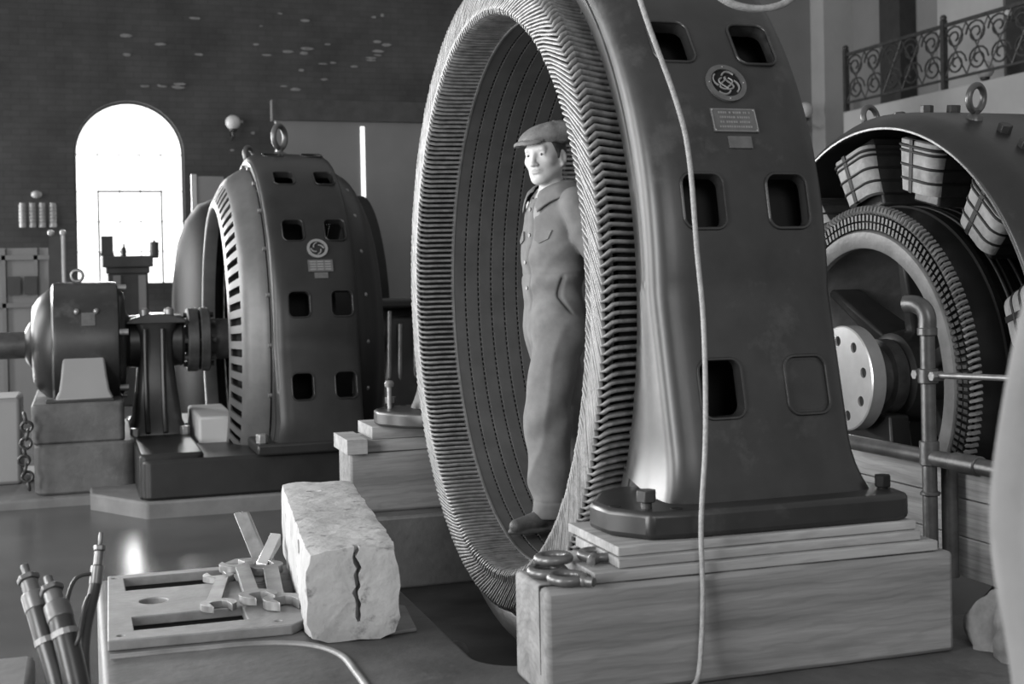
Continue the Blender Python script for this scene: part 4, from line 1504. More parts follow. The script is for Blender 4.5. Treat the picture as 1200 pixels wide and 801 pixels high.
def wrench(name, a, b, wa, wb, th, tilt, label, z=None):
    """double open-ended spanner from a to b (plan), jaw widths wa, wb"""
    a, b = Vector((a[0], a[1], 0)), Vector((b[0], b[1], 0))
    L = (b - a).length
    out = []
    def jaw(c, w, sgn, ang):
        """outline of one jaw seen from the shank, opening outward with a skew"""
        P = []
        R_ = w * 1.05
        s0 = math.radians(152)
        go = w * .52
        for k in range(13):
            q = -s0 + (s0 - .52) * k / 12
            P.append((R_ * math.cos(q + PI), R_ * math.sin(q + PI)))
        return P
    def head(w, flip):
        # local x outwards; open jaw facing +x, skewed 15 degrees
        R_ = w
        g = w * .50
        pts = []
        for k in range(11):
            q = PI * .86 - (PI * .86 - .56) * k / 10
            pts.append((R_ * math.cos(q) * 1.0, R_ * math.sin(q)))
        pts += [(R_ * .98, g * 1.05), (R_ * .90, g), (-R_ * .05, g), (-R_ * .28, g * .55), (-R_ * .28, -g * .55), (-R_ * .05, -g), (R_ * .90, -g), (R_ * .98, -g * 1.05)]
        for k in range(11):
            q = -.56 - (PI * .86 - .56) * k / 10
            pts.append((R_ * math.cos(q), R_ * math.sin(q)))
        sk = math.radians(15) * flip
        return [(x * math.cos(sk) - y * math.sin(sk), x * math.sin(sk) + y * math.cos(sk)) for x, y in pts]
    h1 = head(wa, 1)
    h2 = head(wb, 1)
    sh = wa * .40
    # head 1 at the origin facing -x, head 2 at L facing +x
    o1 = [(-x, -y) for x, y in h1]        # runs from upper-left round the jaw, ends near the shank
    o2 = [(L + x, y) for x, y in h2]
    out = o2 + o1
    mb = MB()
    mb.prism(out, 2, -th / 2, th / 2)
    d = (b - a).normalized()
    ang = math.atan2(d.y, d.x)
    zz = (ZB + .034 + th / 2 + .001) if z is None else z
    mb.xf(Matrix.Translation((a.x, a.y, zz)) @ Matrix.Rotation(ang, 4, 'Z') @ Matrix.Rotation(tilt, 4, 'Y'))
    o = mb.build(name, 'steel', origin=((a.x + b.x) / 2, (a.y + b.y) / 2, zz - th / 2), bevel=.004, bseg=2)
    return tag(o, label, 'wrench', 'open-ended wrenches')
wrench('wrench', (.428, 4.53), (.470, 4.96), .060, .056, .022, 0.0, 'smallest double open-ended wrench, leftmost of three on the slotted frame')
wrench('wrench', (.560, 4.53), (.545, 5.04), .064, .064, .026, 0.0, 'middle double open-ended wrench of three lying on the slotted frame', ZB + .062)
wrench('wrench', (.634, 4.47), (.648, 5.02), .066, .068, .030, 0.0, 'largest double open-ended wrench, rightmost of three, next to the white block', ZB + .052)
# bent steel bracket at the far edge
mb = MB()
mb.hexa([(.64, 5.22, ZB + .001), (.70, 5.20, ZB + .001), (.71, 5.215, ZB + .001), (.65, 5.235, ZB + .001)],
        [(.575, 5.40, .60), (.63, 5.38, .605), (.64, 5.395, .605), (.585, 5.415, .60)])
t = thing('steel_bracket', (.68, 5.22, ZB), 'bent steel bracket with two bright plates sticking up beside the white block', 'bracket')
mb.build('upright_plate', 'steel', t, bevel=.004)
mb = MB()
mb.hexa([(.625, 5.10, ZB + .036), (.66, 5.06, ZB + .036), (.742, 5.24, ZB + .09), (.707, 5.28, ZB + .09)],
        [(.625, 5.10, ZB + .058), (.66, 5.06, ZB + .058), (.742, 5.24, ZB + .135), (.707, 5.28, ZB + .135)])
mb.build('slanted_plate', 'bright', t, bevel=.004)
mb = MB()
mb.hexa([(.50, 5.16, ZB + .036), (.70, 5.13, ZB + .036), (.71, 5.23, ZB + .036), (.56, 5.235, ZB + .036)],
        [(.50, 5.16, ZB + .052), (.70, 5.13, ZB + .052), (.71, 5.23, ZB + .052), (.56, 5.235, ZB + .052)])
mb.build('base_plate', 'cast_pale', t, bevel=.003)
# worn white block
def white_block():
    rr_ = random.Random(21)
    x0, x1, y0, y1, h = -.145, .145, 0.0, 1.40, .29
    n, m = 34, 9
    sec = []
    ny, nz = 9, 9
    loop = [(x0 + (x1 - x0) * i / ny, 0) for i in range(ny)] + [(x1, h * i / nz) for i in range(nz)] + [(x1 - (x1 - x0) * i / ny, h) for i in range(ny)] + [(x0, h - h * i / nz) for i in range(nz)]
    q = len(loop)
    ph = [rr_.uniform(0, 6.28) for _ in range(8)]
    def wob(a, b):
        return .0025 * math.sin(7 * a + ph[0]) * math.sin(5 * b + ph[1]) + .0015 * math.sin(17 * a + ph[2] + 3 * b) + .0012 * math.sin(31 * a - 23 * b + ph[3])
    v, f = [], []
    def rnd(x, z, y):
        # rounded corners, chewed at the front end
        cx, cz = 0, h / 2
        dx, dz = (x - cx) / (x1 - cx), (z - cz) / (h / 2)
        c = max(0, abs(dx) - .80) * max(0, abs(dz) - .80) / .04
        k = 1 - .028 * c
        e = max(0, (.10 - y) / .10)
        if abs(dx) > .55 and abs(dz) > .55:
            k -= .08 * e * min(1, (abs(dx) - .55) * (abs(dz) - .55) / .12)
        return cx + (x - cx) * k, cz + (z - cz) * k
    for i in range(n + 1):
        y = y0 + (y1 - y0) * (i / n) ** 1.3
        for (x, z) in loop:
            X, Z = rnd(x, z, y)
            s = wob(y * 3, x * 9 + z * 11)
            ln = math.hypot(X, Z - h / 2) or 1
            v.append((X + s * X / ln, y, max(0.0, Z + s * (Z - h / 2) / ln)))
    for i in range(n):
        for k in range(q):
            f.append((i * q + k, i * q + (k + 1) % q, (i + 1) * q + (k + 1) % q, (i + 1) * q + k))
    # front face as concentric rings, bulging slightly, with a deep crack down the middle
    base = 0
    prev = list(range(q))
    for ring in range(1, 6):
        t = 1 - ring / 6
        idx = []
        for k in range(q):
            X, _, Z = v[k]
            idx.append(len(v))
            v.append((X * t, -.006 * (1 - t) - abs(wob(X * 20, Z * 20)), h / 2 + (Z - h / 2) * t))
        for k in range(q):
            f.append((prev[k], idx[k], idx[(k + 1) % q], prev[(k + 1) % q]))
        prev = idx
    f.append(tuple(prev))
    f.append(tuple(n * q + k for k in range(q))[::-1])
    return v, f
v, f = white_block()
mb = MB()
mb.add(v, f)
mtx = Matrix.Translation((.800, 4.085, ZB + .002)) @ Matrix.Rotation(-math.atan2(.125, 1.37), 4, 'Z')
mb.xf(mtx)
wb = mb.build('wooden_block', 'white_block', origin=(.85, 4.7, ZB), smooth=45)
cm = MB()
pth = [(.012 + .005 * math.sin(k * 2.1) + .003 * math.sin(k * 5.3), .30 - k * .0185) for k in range(14)]
lft = [(x - .0045 - .006 * abs(math.sin(k * 1.7)), z) for k, (x, z) in enumerate(pth)]
rgt = [(x + .0035 + .006 * abs(math.cos(k * 2.3)), z) for k, (x, z) in enumerate(pth)]
cm.prism(lft + rgt[::-1], 1, -.08, .055)
# auger hole in the top, chips
cm.lathe([(.25, .028), (.34, .034)], (-.03, 1.16), 2, 14)
cm.add(*(lambda s: (s.v, s.f))(MB().prism([(-.175, .20), (-.128, .215), (-.126, .255), (-.15, .262), (-.175, .25)], 1, .33, .37)))
cm.xf(mtx)
co = cm.build('cutter', 'black')
fix = co.data
bo = wb.modifiers.new('cut', 'BOOLEAN'); bo.object = co; bo.operation = 'DIFFERENCE'; bo.solver = 'EXACT'
apply_mods(wb)
bpy.data.objects.remove(co)
shade(wb, 45)
tag(wb, 'big worn white-painted wooden block with a cracked end, lying on the machine bed', 'block')
mb = MB()
mb.prism([(.86, 4.10), (1.01, 4.12), (1.045, 4.42), (.90, 4.60)], 2, ZB + .0005, ZB + .012)
tag(mb.build('shim_plate', 'cast_pale', origin=(.95, 4.3, ZB), bevel=.003), 'thin steel shim plate peeping out under the right side of the white block', 'plate')
# low round rim of the casting nearest the camera
mb = MB()
pts = smooth_path([(.07, 4.185, ZB), (.30, 4.18, ZB), (.52, 4.165, ZB), (.66, 4.09, ZB), (.73, 3.95, ZB), (.74, 3.75, ZB), (.74, 3.4, ZB)])
mb.tube(pts, .012, 8)
tag(mb.build('bed_rim', 'cast_pale', smooth=60), kind='structure')
bpy.data.objects['bed_rim'].name = 'trim_5'
mb = MB()
mb.lathe([(1.00, 0), (1.00, 0)], (0, 0)) if False else None
# pipe boss inside the pit
mb = MB()
mb.lathe([(1.10, .05), (1.16, .05), (1.17, .06), (1.17, .085), (1.15, .095), (1.10, .095)], (4.12, .26), 0, 28)
tag(mb.build('pipe_boss', 'iron', origin=(1.13, 4.12, .26), smooth=40), 'dark round pipe boss on the pit wall below the white block', 'pipe')

# cables with terminal lugs at the lower left
def cable(path, r, label, lug=True, straps=()):
    t = thing('cable', path[0], label, 'cable', 'cables at the lower left')
    P = smooth_path(path, 8)
    mb = MB()
    mb.tube(P, r, 14)
    mb.build('sheath', 'enamel', t, smooth=60)
    if lug:
        e = P[-1]
        d = (P[-1] - P[-4]).normalized()
        mb = MB()
        mb.cyl(e - d * .03, e + d * .02, r * 1.06, 16)
        mb.cyl(e + d * .02, e + d * .06, r * .75, 14)
        mb.cyl(e + d * .06, e + d * .075, r * 1.02, 6)
        mb.cyl(e + d * .075, e + d * .11, r * .4, 8)
        tag(mb.build('terminal_lug', 'eye', t, bevel=.003), 'metal terminal lug')
    for s_ in straps:
        q = P[int(s_ * (len(P) - 1))]
        q2 = P[min(int(s_ * (len(P) - 1)) + 1, len(P) - 1)]
        mb = MB()
        d = (q2 - q).normalized()
        mb.cyl(q - d * .008, q + d * .008, r * 1.07, 14)
        mb.build('binding_band', 'steel', t)
    return t
cable([(-.10, 3.40, .0), (-.055, 3.50, .30), (-.062, 3.58, .48), (-.10, 3.66, .62), (-.125, 3.72, .70)], .030, 'left thick black cable standing up with a nut-topped lug', True, (.45, .72))
cable([(-.025, 3.42, .0), (-.012, 3.46, .35), (-.02, 3.52, .50), (-.05, 3.58, .64), (-.065, 3.62, .69)], .032, 'second thick black cable leaning left with a slim pointed lug', True, (.5, .78))
cable([(.02, 3.30, .0), (.01, 3.50, .35), (-.005, 3.60, .52), (.0, 3.66, .62), (.025, 3.72, .71), (.033, 3.74, .755)], .016, 'thinner curved black cable rising to a capped lug beside the bed', True)
mb = MB()
mb.tube(smooth_path([(.03, 3.74, .755), (-.02, 3.72, .75), (-.043, 3.68, .70), (-.046, 3.62, .63), (-.03, 3.56, .61), (-.015, 3.54, .64), (.0, 3.60, .70), (.012, 3.64, .72)]), .0055, 8)
tag(mb.build('loop_wire', 'iron', origin=(0, 3.6, .6), smooth=60), 'thin looped wire between the upright cables at lower left', 'wire')
mb = MB()
mb.box((-.34, 3.45, 0), (-.135, 3.95, .50))
tag(mb.build('low_crate', 'concrete', origin=(-.2, 3.7, 0), bevel=.02), 'low grey block in the bottom left corner behind the cables', 'block')
mb = MB()
mb.tube(smooth_path([(-.40, 3.50, .503), (-.25, 3.52, .52), (-.16, 3.47, .53), (-.08, 3.44, .53), (-.04, 3.43, .5)]), .014, 8)
tag(mb.build('cable_tail', 'enamel', origin=(-.2, 3.5, .5), smooth=60), 'short black cable tail lying across the low block at bottom left', 'cable')

# pale canvas-covered bundle at the right edge, close to the camera
def canvas_bundle():
    rr_ = random.Random(9)
    cx, cy = 1.302, 1.30
    prof = [(0.0, .235), (.25, .215), (.55, .20), (.85, .190), (1.0, .188), (1.12, .196), (1.22, .20), (1.32, .195), (1.42, .185), (1.50, .170), (1.57, .145), (1.62, .10), (1.645, .05), (1.655, 0.0)]
    P = smooth_path([(z, r, 0) for z, r in prof], 4)
    n = 96
    v, f = [], []
    for j, p in enumerate(P):
        z, r = p.x, max(p.y, 0.0005)
        for k in range(n):
            a = 2 * PI * k / n
            w_ = 1 + .06 * math.sin(5 * a + 1.3 * z) + .05 * math.sin(9 * a - 3.0 * z + 1) + .035 * math.sin(17 * a + 5 * z) + .03 * math.sin(11 * z + 3 * a) + .03 * math.sin(23 * a - 7 * z)
            v.append((cx + r * w_ * math.cos(a), cy + r * w_ * math.sin(a), z))
    m = len(P)
    for j in range(m - 1):
        for k in range(n):
            f.append((j * n + k, j * n + (k + 1) % n, (j + 1) * n + (k + 1) % n, (j + 1) * n + k))
    f.append(tuple(range(n))[::-1])
    mb = MB()
    mb.add(v, f)
    return mb
cb_ = canvas_bundle()
for i, p in enumerate(cb_.v):
    cb_.v[i] = (p[0], p[1], p[2] * 1.0)
# rag on the bed
def rag(c, R, label, name='crumpled_rag'):
    rr_ = random.Random(31)
    n, m = 48, 20
    v, f = [], []
    for j in range(m + 1):
        t = j / m
        for k in range(n):
            a = 2 * PI * k / n
            r = R * math.sin(t * PI * .52) * (1 + .18 * math.sin(3 * a + 2 * t) + .10 * math.sin(7 * a - 5 * t) + .05 * math.sin(13 * a + 9 * t))
            z = .17 * (math.cos(t * PI * .5)) ** 1.0 * (1 + .22 * math.sin(4 * a + 6 * t) + .12 * math.sin(9 * a + 2))
            v.append((c[0] + r * math.cos(a), c[1] + r * math.sin(a), c[2] + max(z, 0.0)))
    for j in range(m):
        for k in range(n):
            f.append((j * n + k, j * n + (k + 1) % n, (j + 1) * n + (k + 1) % n, (j + 1) * n + k))
    f.append(tuple(m * n + k for k in range(n)))
    mb = MB()
    mb.add(v, f)
    return tag(mb.build(name, 'rag', origin=c, smooth=50), label, 'rag')
rag((2.64, 3.24, ZB + .001), .15, 'crumpled dark rag lying on the bed at the right end of the timber baulk')
tag(cb_.build('canvas_bundle', 'canvas', origin=(1.275, 1.30, 0), smooth=60), 'blurred pale canvas-covered bundle at the right edge, close to the camera', 'bundle')


# ------------------------------------------------------------------ the man: bodies grown from smooth distance fields
f32 = np.float32
def sd_cone(P, a, b, ra, rb):
    """round cone between a and b"""
    a, b = np.array(a, f32), np.array(b, f32)
    ba = b - a
    t = np.clip(((P - a) @ ba) / max(float(ba @ ba), 1e-9), 0, 1)
    d = P - a - t[:, None] * ba
    return np.sqrt((d * d).sum(1)) - (ra + (rb - ra) * t)
def sd_ell(P, c, r, rot=None):
    q = P - np.array(c, f32)
    if rot is not None:
        q = q @ np.array(rot, f32)
    r = np.array(r, f32)
    k0 = np.sqrt(((q / r) ** 2).sum(1))
    k1 = np.sqrt(((q / (r * r)) ** 2).sum(1))
    return k0 * (k0 - 1.0) / np.maximum(k1, 1e-6)
def sd_scone(P, a, b, ra, rb, sx, sy, ang=0.0):
    """round cone with an elliptical plan (scale sx, sy in a frame turned by ang about z)"""
    c, s = math.cos(ang), math.sin(ang)
    R = np.array([[c, -s, 0], [s, c, 0], [0, 0, 1]], f32)
    S = np.array([1 / sx, 1 / sy, 1], f32)
    q = (P @ R) * S
    A = (np.array(a, f32) @ R) * S
    B = (np.array(b, f32) @ R) * S
    return sd_cone(q, A, B, ra, rb) * min(sx, sy)
def smin(a, b, k):
    h = np.clip(0.5 + 0.5 * (b - a) / k, 0, 1)
    return b * (1 - h) + a * h - k * h * (1 - h)
def smax(a, b, k):
    return -smin(-a, -b, k)
def rotm(ax, ang):
    return np.array(Matrix.Rotation(ang, 3, ax))

def polygonise(fun, lo, hi, h):
    """surface nets on a grid evaluated only near the surface"""
    lo, hi = np.array(lo, f32), np.array(hi, f32)
    B = 12
    nb = np.ceil((hi - lo) / (h * B)).astype(int)
    n = nb * B + 1
    D = np.full(tuple(n), 1.0, f32)
    ii = np.stack(np.meshgrid(*[np.arange(k) for k in nb], indexing='ij'), -1).reshape(-1, 3)
    cen = lo + (ii + 0.5) * (h * B)
    dc = fun(cen.astype(f32))
    rad = h * B * 0.87 * 1.6 + 0.02
    loc = np.stack(np.meshgrid(*[np.arange(B + 1)] * 3, indexing='ij'), -1).reshape(-1, 3)
    for q, d in zip(ii, dc):
        s = q * B
        if abs(d) > rad:
            if d < 0: D[s[0]:s[0] + B + 1, s[1]:s[1] + B + 1, s[2]:s[2] + B + 1] = -1.0
            continue
        P = (lo + (s + loc) * h).astype(f32)
        D[s[0]:s[0] + B + 1, s[1]:s[1] + B + 1, s[2]:s[2] + B + 1] = fun(P).reshape(B + 1, B + 1, B + 1)
    neg = D < 0
    c = [(i, j, k) for i in (0, 1) for j in (0, 1) for k in (0, 1)]
    def sh(A, o):
        return A[o[0]:A.shape[0] - 1 + o[0], o[1]:A.shape[1] - 1 + o[1], o[2]:A.shape[2] - 1 + o[2]]
    cnt = sum(sh(neg, o).astype(np.int8) for o in c)
    act = (cnt > 0) & (cnt < 8)
    idx = np.argwhere(act)
    vid = np.full(act.shape, -1, np.int32)
    vid[act] = np.arange(len(idx))
    acc = np.zeros((len(idx), 3)); w = np.zeros(len(idx))
    val = [D[idx[:, 0] + o[0], idx[:, 1] + o[1], idx[:, 2] + o[2]] for o in c]
    for a in range(8):
        for b in range(a + 1, 8):
            if sum(abs(c[a][k] - c[b][k]) for k in range(3)) != 1: continue
            va, vb = val[a], val[b]
            m = (va < 0) != (vb < 0)
            t = np.where(m, va / np.where(m, va - vb, 1), 0)
            p = np.array(c[a]) + t[:, None] * (np.array(c[b]) - np.array(c[a]))
            acc[m] += p[m]; w[m] += 1
    V = lo + (idx + acc / w[:, None]) * h
    faces = []
    for ax in range(3):
        o1, o2 = [(1, 2), (2, 0), (0, 1)][ax]
        sl0 = [slice(None)] * 3; sl1 = [slice(None)] * 3
        sl0[ax] = slice(0, -1); sl1[ax] = slice(1, None)
        ch = neg[tuple(sl0)] != neg[tuple(sl1)]
        e = np.argwhere(ch)
        ok = (e[:, o1] > 0) & (e[:, o2] > 0) & (e[:, o1] < act.shape[o1]) & (e[:, o2] < act.shape[o2])
        e = e[ok]
        q = []
        for (x, y) in ((-1, -1), (0, -1), (0, 0), (-1, 0)):
            g_ = e.copy(); g_[:, o1] += x; g_[:, o2] += y
            q.append(vid[g_[:, 0], g_[:, 1], g_[:, 2]])
        q = np.stack(q, 1)
        flip = neg[tuple(sl1)][tuple(e.T)]
        q[flip] = q[flip][:, ::-1]
        faces.append(q)
    return V, np.concatenate(faces)

# frames: local x = his right, y = the way he faces, z up from the soles
yaw = math.radians(62)                      # turned away from the camera to the photo's left
fx, fy = -math.sin(yaw), -math.cos(yaw)     # facing direction in the camera's ground axes
cth, sth = math.cos(TH), math.sin(TH)
def cam2world(x, y):
    return Vector((x * cth + y * sth, -x * sth + y * cth, 0))
Fw = cam2world(fx, fy)
Rw = Vector((Fw.y, -Fw.x, 0))
FEET = Vector((1.981, 5.455, 0.440))
MAN = Matrix(((Rw.x, Fw.x, 0, FEET.x), (Rw.y, Fw.y, 0, FEET.y), (0, 0, 1, FEET.z), (0, 0, 0, 1))) @ Matrix.Scale(1.018, 4)
PER = thing('person', tuple(FEET), 'young man in flat cap and pale coveralls standing inside the big stator ring', 'person')
HZ = 1.0
# head frame: turned back towards the camera, tipped a little
HEAD = np.array(Matrix.Translation((0.0, 0.014, 1.468)) @ Matrix.Rotation(math.radians(30), 4, 'Z') @ Matrix.Rotation(math.radians(-4), 4, 'X') @ Matrix.Rotation(math.radians(3), 4, 'Y') @ Matrix.Scale(1.05, 4))
HI = np.linalg.inv(HEAD)
def to_head(P):
    return (P @ HI[:3, :3].T + HI[:3, 3]).astype(f32)       # the head is a little larger than the template

def face_field(q):
    """head in its own frame: origin at the top of the neck, y forward"""
    d = sd_ell(q, (0, -.012, .135), (.074, .094, .097))
    d = smin(d, sd_ell(q, (0, .030, .085), (.058, .060, .085)), .03)
    for s in (-1, 1):
        d = smin(d, sd_cone(q, (s * .050, -.002, .062), (s * .016, .064, .021), .020, .018), .03)     # jaw
        d = smin(d, sd_ell(q, (s * .041, .052, .090), (.021, .022, .018)), .022)                       # cheekbone
    d = smin(d, sd_ell(q, (0, .073, .020), (.019, .017, .017)), .022)                                  # chin
    d = smin(d, sd_cone(q, (-.036, .077, .138), (.036, .077, .138), .010, .010), .02)                  # brow
    for s in (-1, 1):
        d = smax(d, -sd_ell(q, (s * .031, .100, .116), (.018, .020, .0115)), .012)                     # sockets
        d = smin(d, sd_ell(q, (s * .031, .0725, .116), (.0135, .0125, .0120)), .004)                   # eyeball under lids
        d = smin(d, sd_cone(q, (s * .017, .0835, .1235), (s * .045, .0775, .1225), .0032, .0032), .005)  # upper lid
        d = smin(d, sd_cone(q, (s * .019, .0815, .1085), (s * .043, .0765, .1090), .0026, .0026), .005)  # lower lid
    d = smin(d, sd_cone(q, (0, .087, .126), (0, .104, .082), .0075, .0105), .010)                      # nose
    d = smin(d, sd_ell(q, (0, .107, .078), (.0115, .0105, .0095)), .006)
    for s in (-1, 1):
        d = smin(d, sd_ell(q, (s * .0115, .0965, .076), (.0075, .0095, .0075)), .006)
        d = smax(d, -sd_ell(q, (s * .0065, .1015, .0685), (.0032, .005, .003)), .003)
    d = smin(d, sd_ell(q, (0, .083, .052), (.024, .014, .014)), .012)                                  # mouth mound
    d = smin(d, sd_ell(q, (0, .0935, .0535), (.0215, .0065, .0048)), .004)                             # lips
    d = smin(d, sd_ell(q, (0, .0925, .0435), (.0185, .0070, .0055)), .004)
    d = smax(d, -sd_ell(q, (0, .102, .0485), (.0235, .0140, .0016)), .002)
    d = smax(d, -sd_ell(q, (0, .096, .0325), (.015, .006, .0045)), .006)
    for s in (-1, 1):                                                                                  # ears
        e = sd_ell(q, (s * .0775, -.008, .098), (.0085, .021, .033), rotm('Z', s * .35))
        e = smax(e, -sd_ell(q, (s * .086, -.003, .101), (.0055, .012, .021), rotm('Z', s * .35)), .005)
        e = smin(e, sd_ell(q, (s * .079, .001, .070), (.005, .007, .008)), .008)
        d = smin(d, e, .008)
    return d

JL = dict(sh=(-.178, -.018, 1.372), el=(-.232, -.110, 1.110), wr=(-.205, -.125, .880))
JR = dict(sh=(.155, -.045, 1.368), el=(.200, -.150, 1.105), wr=(.175, -.185, .875))
def hand_field(P, wr, d_dir, palm_n, side):
    """palm, four bent fingers of different lengths and a thumb"""
    w = Vector(wr); d = Vector(d_dir).normalized(); n = Vector(palm_n); n = (n - d * n.dot(d)).normalized(); s = d.cross(n) * side
    def at(a, b, c): return tuple(w + d * a + s * b + n * c)
    f = sd_cone(P, at(-.01, 0, 0), at(.03, 0, .002), .024, .026)
    for b in (-.024, -.008, .008, .024):
        f = smin(f, sd_cone(P, at(.02, b * .8, 0), at(.085, b, .004), .015, .0125), .012)
    for b, L in ((-.029, .062), (-.0095, .076), (.0105, .072), (.029, .056)):
        k1, k2 = at(.088 + L * .42, b * 1.05, .012), at(.088 + L * .72, b * 1.05, .030)
        k3 = at(.088 + L * .90, b * 1.05, .046)
        g_ = smin(sd_cone(P, at(.085, b, .004), k1, .0102, .0092), sd_cone(P, k1, k2, .0092, .0085), .003)
        g_ = smin(g_, sd_cone(P, k2, k3, .0085, .0072), .003)
        f = smin(f, g_, .004)
    th = smin(sd_cone(P, at(.02, -.022, .008), at(.055, -.050, .022), .0145, .0115), sd_cone(P, at(.055, -.050, .022), at(.088, -.052, .034), .0112, .0085), .004)
    return smin(f, th, .010)

def legs(P, g, k):
    d = None
    for (hip, kn, an) in LEG:
        a = smin(sd_cone(P, hip, kn, .080 + g, .052 + g), sd_cone(P, kn, an, .054 + g, .036 + g), .03)
        d = a if d is None else smin(d, a, k)
    return d
LEG = [((-.088, .025, .86), (-.094, .095, .480), (-.097, .085, .075)),
       ((.088, -.030, .86), (.080, -.095, .510), (.050, -.175, .150))]

def body_field(P):
    q = to_head(P)
    d = face_field(q)
    d = smin(d, sd_cone(P, (0, -.025, 1.38), (0, .002, 1.50), .054, .050), .025)
    t = sd_scone(P, (0, -.005, 1.20), (0, -.015, 1.33), .135, .135, 1.0, .68)
    t = smin(t, sd_scone(P, (0, 0, .93), (0, 0, 1.12), .135, .120, 1.0, .72), .08)
    t = smin(t, sd_cone(P, (-.15, -.015, 1.375), (.15, -.015, 1.375), .045, .045), .06)
    d = smin(d, t, .03)
    d = smin(d, legs(P, 0, .03), .05)
    for J, s in ((JL, -1), (JR, 1)):
        a = smin(sd_cone(P, J['sh'], J['el'], .048, .038), sd_cone(P, J['el'], J['wr'], .039, .026), .015)
        d = smin(d, a, .03)
    d = smin(d, hand_field(P, JR['wr'], (-.02, .05, -1), (-1, .1, 0), 1), .008)
    d = smin(d, hand_field(P, JL['wr'], (.02, .05, -1), (1, .1, 0), -1), .008)
    return d
V, Fc = polygonise(body_field, (-.34, -.30, .0), (.34, .26, 1.72), .0044)
def person_mesh(name, V, Fc, mats, parent=PER, matid=None, smooth=True):
    me = bpy.data.meshes.new(name)
    W = V @ np.array(MAN)[:3, :3].T + np.array(MAN)[:3, 3]
    L = W - np.array(ORG[parent.name])
    me.from_pydata(L.tolist(), [], Fc.tolist())
    for m_ in mats: me.materials.append(M[m_])
    if matid is not None:
        me.polygons.foreach_set('material_index', matid.astype(np.int32))
    if smooth: me.polygons.foreach_set('use_smooth', [True] * len(me.polygons))
    me.update()
    o = bpy.data.objects.new(name, me)
    COL.objects.link(o)
    o.parent = parent
    ORG[o.name] = ORG[parent.name]
    return o
cen = V[Fc].mean(1)
qh = to_head(cen.astype(f32))
lip = ((qh[:, 0] / .0190) ** 2 + ((qh[:, 2] - .0485) / .0105) ** 2 < 1) & (qh[:, 1] > .080)
body = person_mesh('body', V, Fc, ['skin', 'lip'], matid=lip.astype(int))

def hmesh(name, mb, m, smooth=60):
    """parts modelled in the head frame"""
    V_ = np.array(mb.v) @ HEAD[:3, :3].T + HEAD[:3, 3]
    W = V_ @ np.array(MAN)[:3, :3].T + np.array(MAN)[:3, 3]
    mb.v = [tuple(p) for p in W]
    return mb.build(name, m, PER, smooth=smooth)
for s in (-1, 1):
    mb = MB()
    mb.ball((s * .031, .0728, .116), (.0128, .0136, .0085), 18, 12)
    e_ = hmesh('eye', mb, 'white')
    mb = MB()
    mb.ball((s * .031 - .001, .0800, .1160), (.0068, .0072, .0066), 14, 8)
    V_ = np.array(mb.v) @ HEAD[:3, :3].T + HEAD[:3, 3]
    W = V_ @ np.array(MAN)[:3, :3].T + np.array(MAN)[:3, 3]
    mb.v = [tuple(p) for p in W]
    mb.build('iris', 'pupil', e_, smooth=60)
    mb = MB()
    mb.tube([(s * .013, .0875, .1330), (s * .025, .0870, .1365), (s * .039, .0805, .1360), (s * .049, .0705, .1320)], [.0022, .0034, .0030, .0015], 8)
    hmesh('eyebrow', mb, 'hair')
# hair: close-cropped sides and back under the cap
def hair_field(P):
    q = to_head(P)
    d = sd_ell(q, (0, -.014, .137), (.0785, .0965, .100))
    cut = smax(q[:, 1] - .034 - .25 * (q[:, 2] - .13), .070 - q[:, 2] + np.maximum(q[:, 1] + .02, 0) * .9, .01)
    d = smax(d, cut, .008)
    for s in (-1, 1):
        d = smin(d, sd_cone(q, (s * .0725, .012, .125), (s * .0715, .017, .098), .006, .004), .006)
    return d
V, Fc = polygonise(hair_field, (-.14, -.14, 1.48), (.14, .18, 1.74), .0045)
person_mesh('hair', V, Fc, ['hair'])
# cap
CAPR = rotm('X', .13) @ rotm('Y', -.06)
CAPT = np.array(Matrix.Translation((0, -.006, .020)) @ Matrix.Rotation(math.radians(-30), 4, 'Z') @ Matrix.Rotation(math.radians(6), 4, 'X'))
CAPI = np.linalg.inv(CAPT)
def to_cap(P):
    q = to_head(P)
    return (q @ CAPI[:3, :3].T + CAPI[:3, 3]).astype(f32)
def cap_field(P):
    q = to_cap(P)
    d = sd_ell(q, (-.006, -.026, .182), (.106, .120, .054), rotm('X', -.22))
    d = smin(d, sd_ell(q, (.0, .046, .170), (.090, .080, .030), rotm('X', -.32)), .03)
    band = np.abs(sd_ell(q, (0, -.012, .150), (.082, .101, .099))) - .006
    band = smax(band, np.abs(q[:, 2] - .166 + .10 * q[:, 1]) - .020, .006)
    d = smin(d, band, .012)
    a = np.arctan2(q[:, 0], q[:, 1])
    rr_ = np.sqrt(q[:, 0] ** 2 + q[:, 1] ** 2)
    d = d + .0014 * np.cos(8 * a) * np.clip(rr_ / .08, 0, 1) + .002 * np.sin(26 * q[:, 0] + 18 * q[:, 1] + 3) * np.clip(rr_ / .1, 0, 1)
    head = sd_ell(to_head(P), (0, -.012, .135), (.077, .097, .100))
    return smax(d, -head, .004)
V, Fc = polygonise(cap_field, (-.18, -.19, 1.54), (.18, .24, 1.80), .0045)
person_mesh('flat_cap', V, Fc, ['cap_cloth'])
def brim_field(P):
    q = to_cap(P)
    # curved peak: thin shell over the brow
    zc = .160 - 3.6 * q[:, 0] ** 2 - .48 * (q[:, 1] - .085)
    d = np.abs(q[:, 2] - zc) * .85 - .0065
    pl_ = np.sqrt((q[:, 0] / .082) ** 2 + ((q[:, 1] - .075) / .072) ** 2) * .075 - .075
    d = smax(d, pl_, .005)
    return smax(d, -sd_ell(to_head(P), (0, -.012, .135), (.074, .094, .098)), .004)
V, Fc = polygonise(brim_field, (-.18, -.05, 1.54), (.20, .24, 1.76), .004)
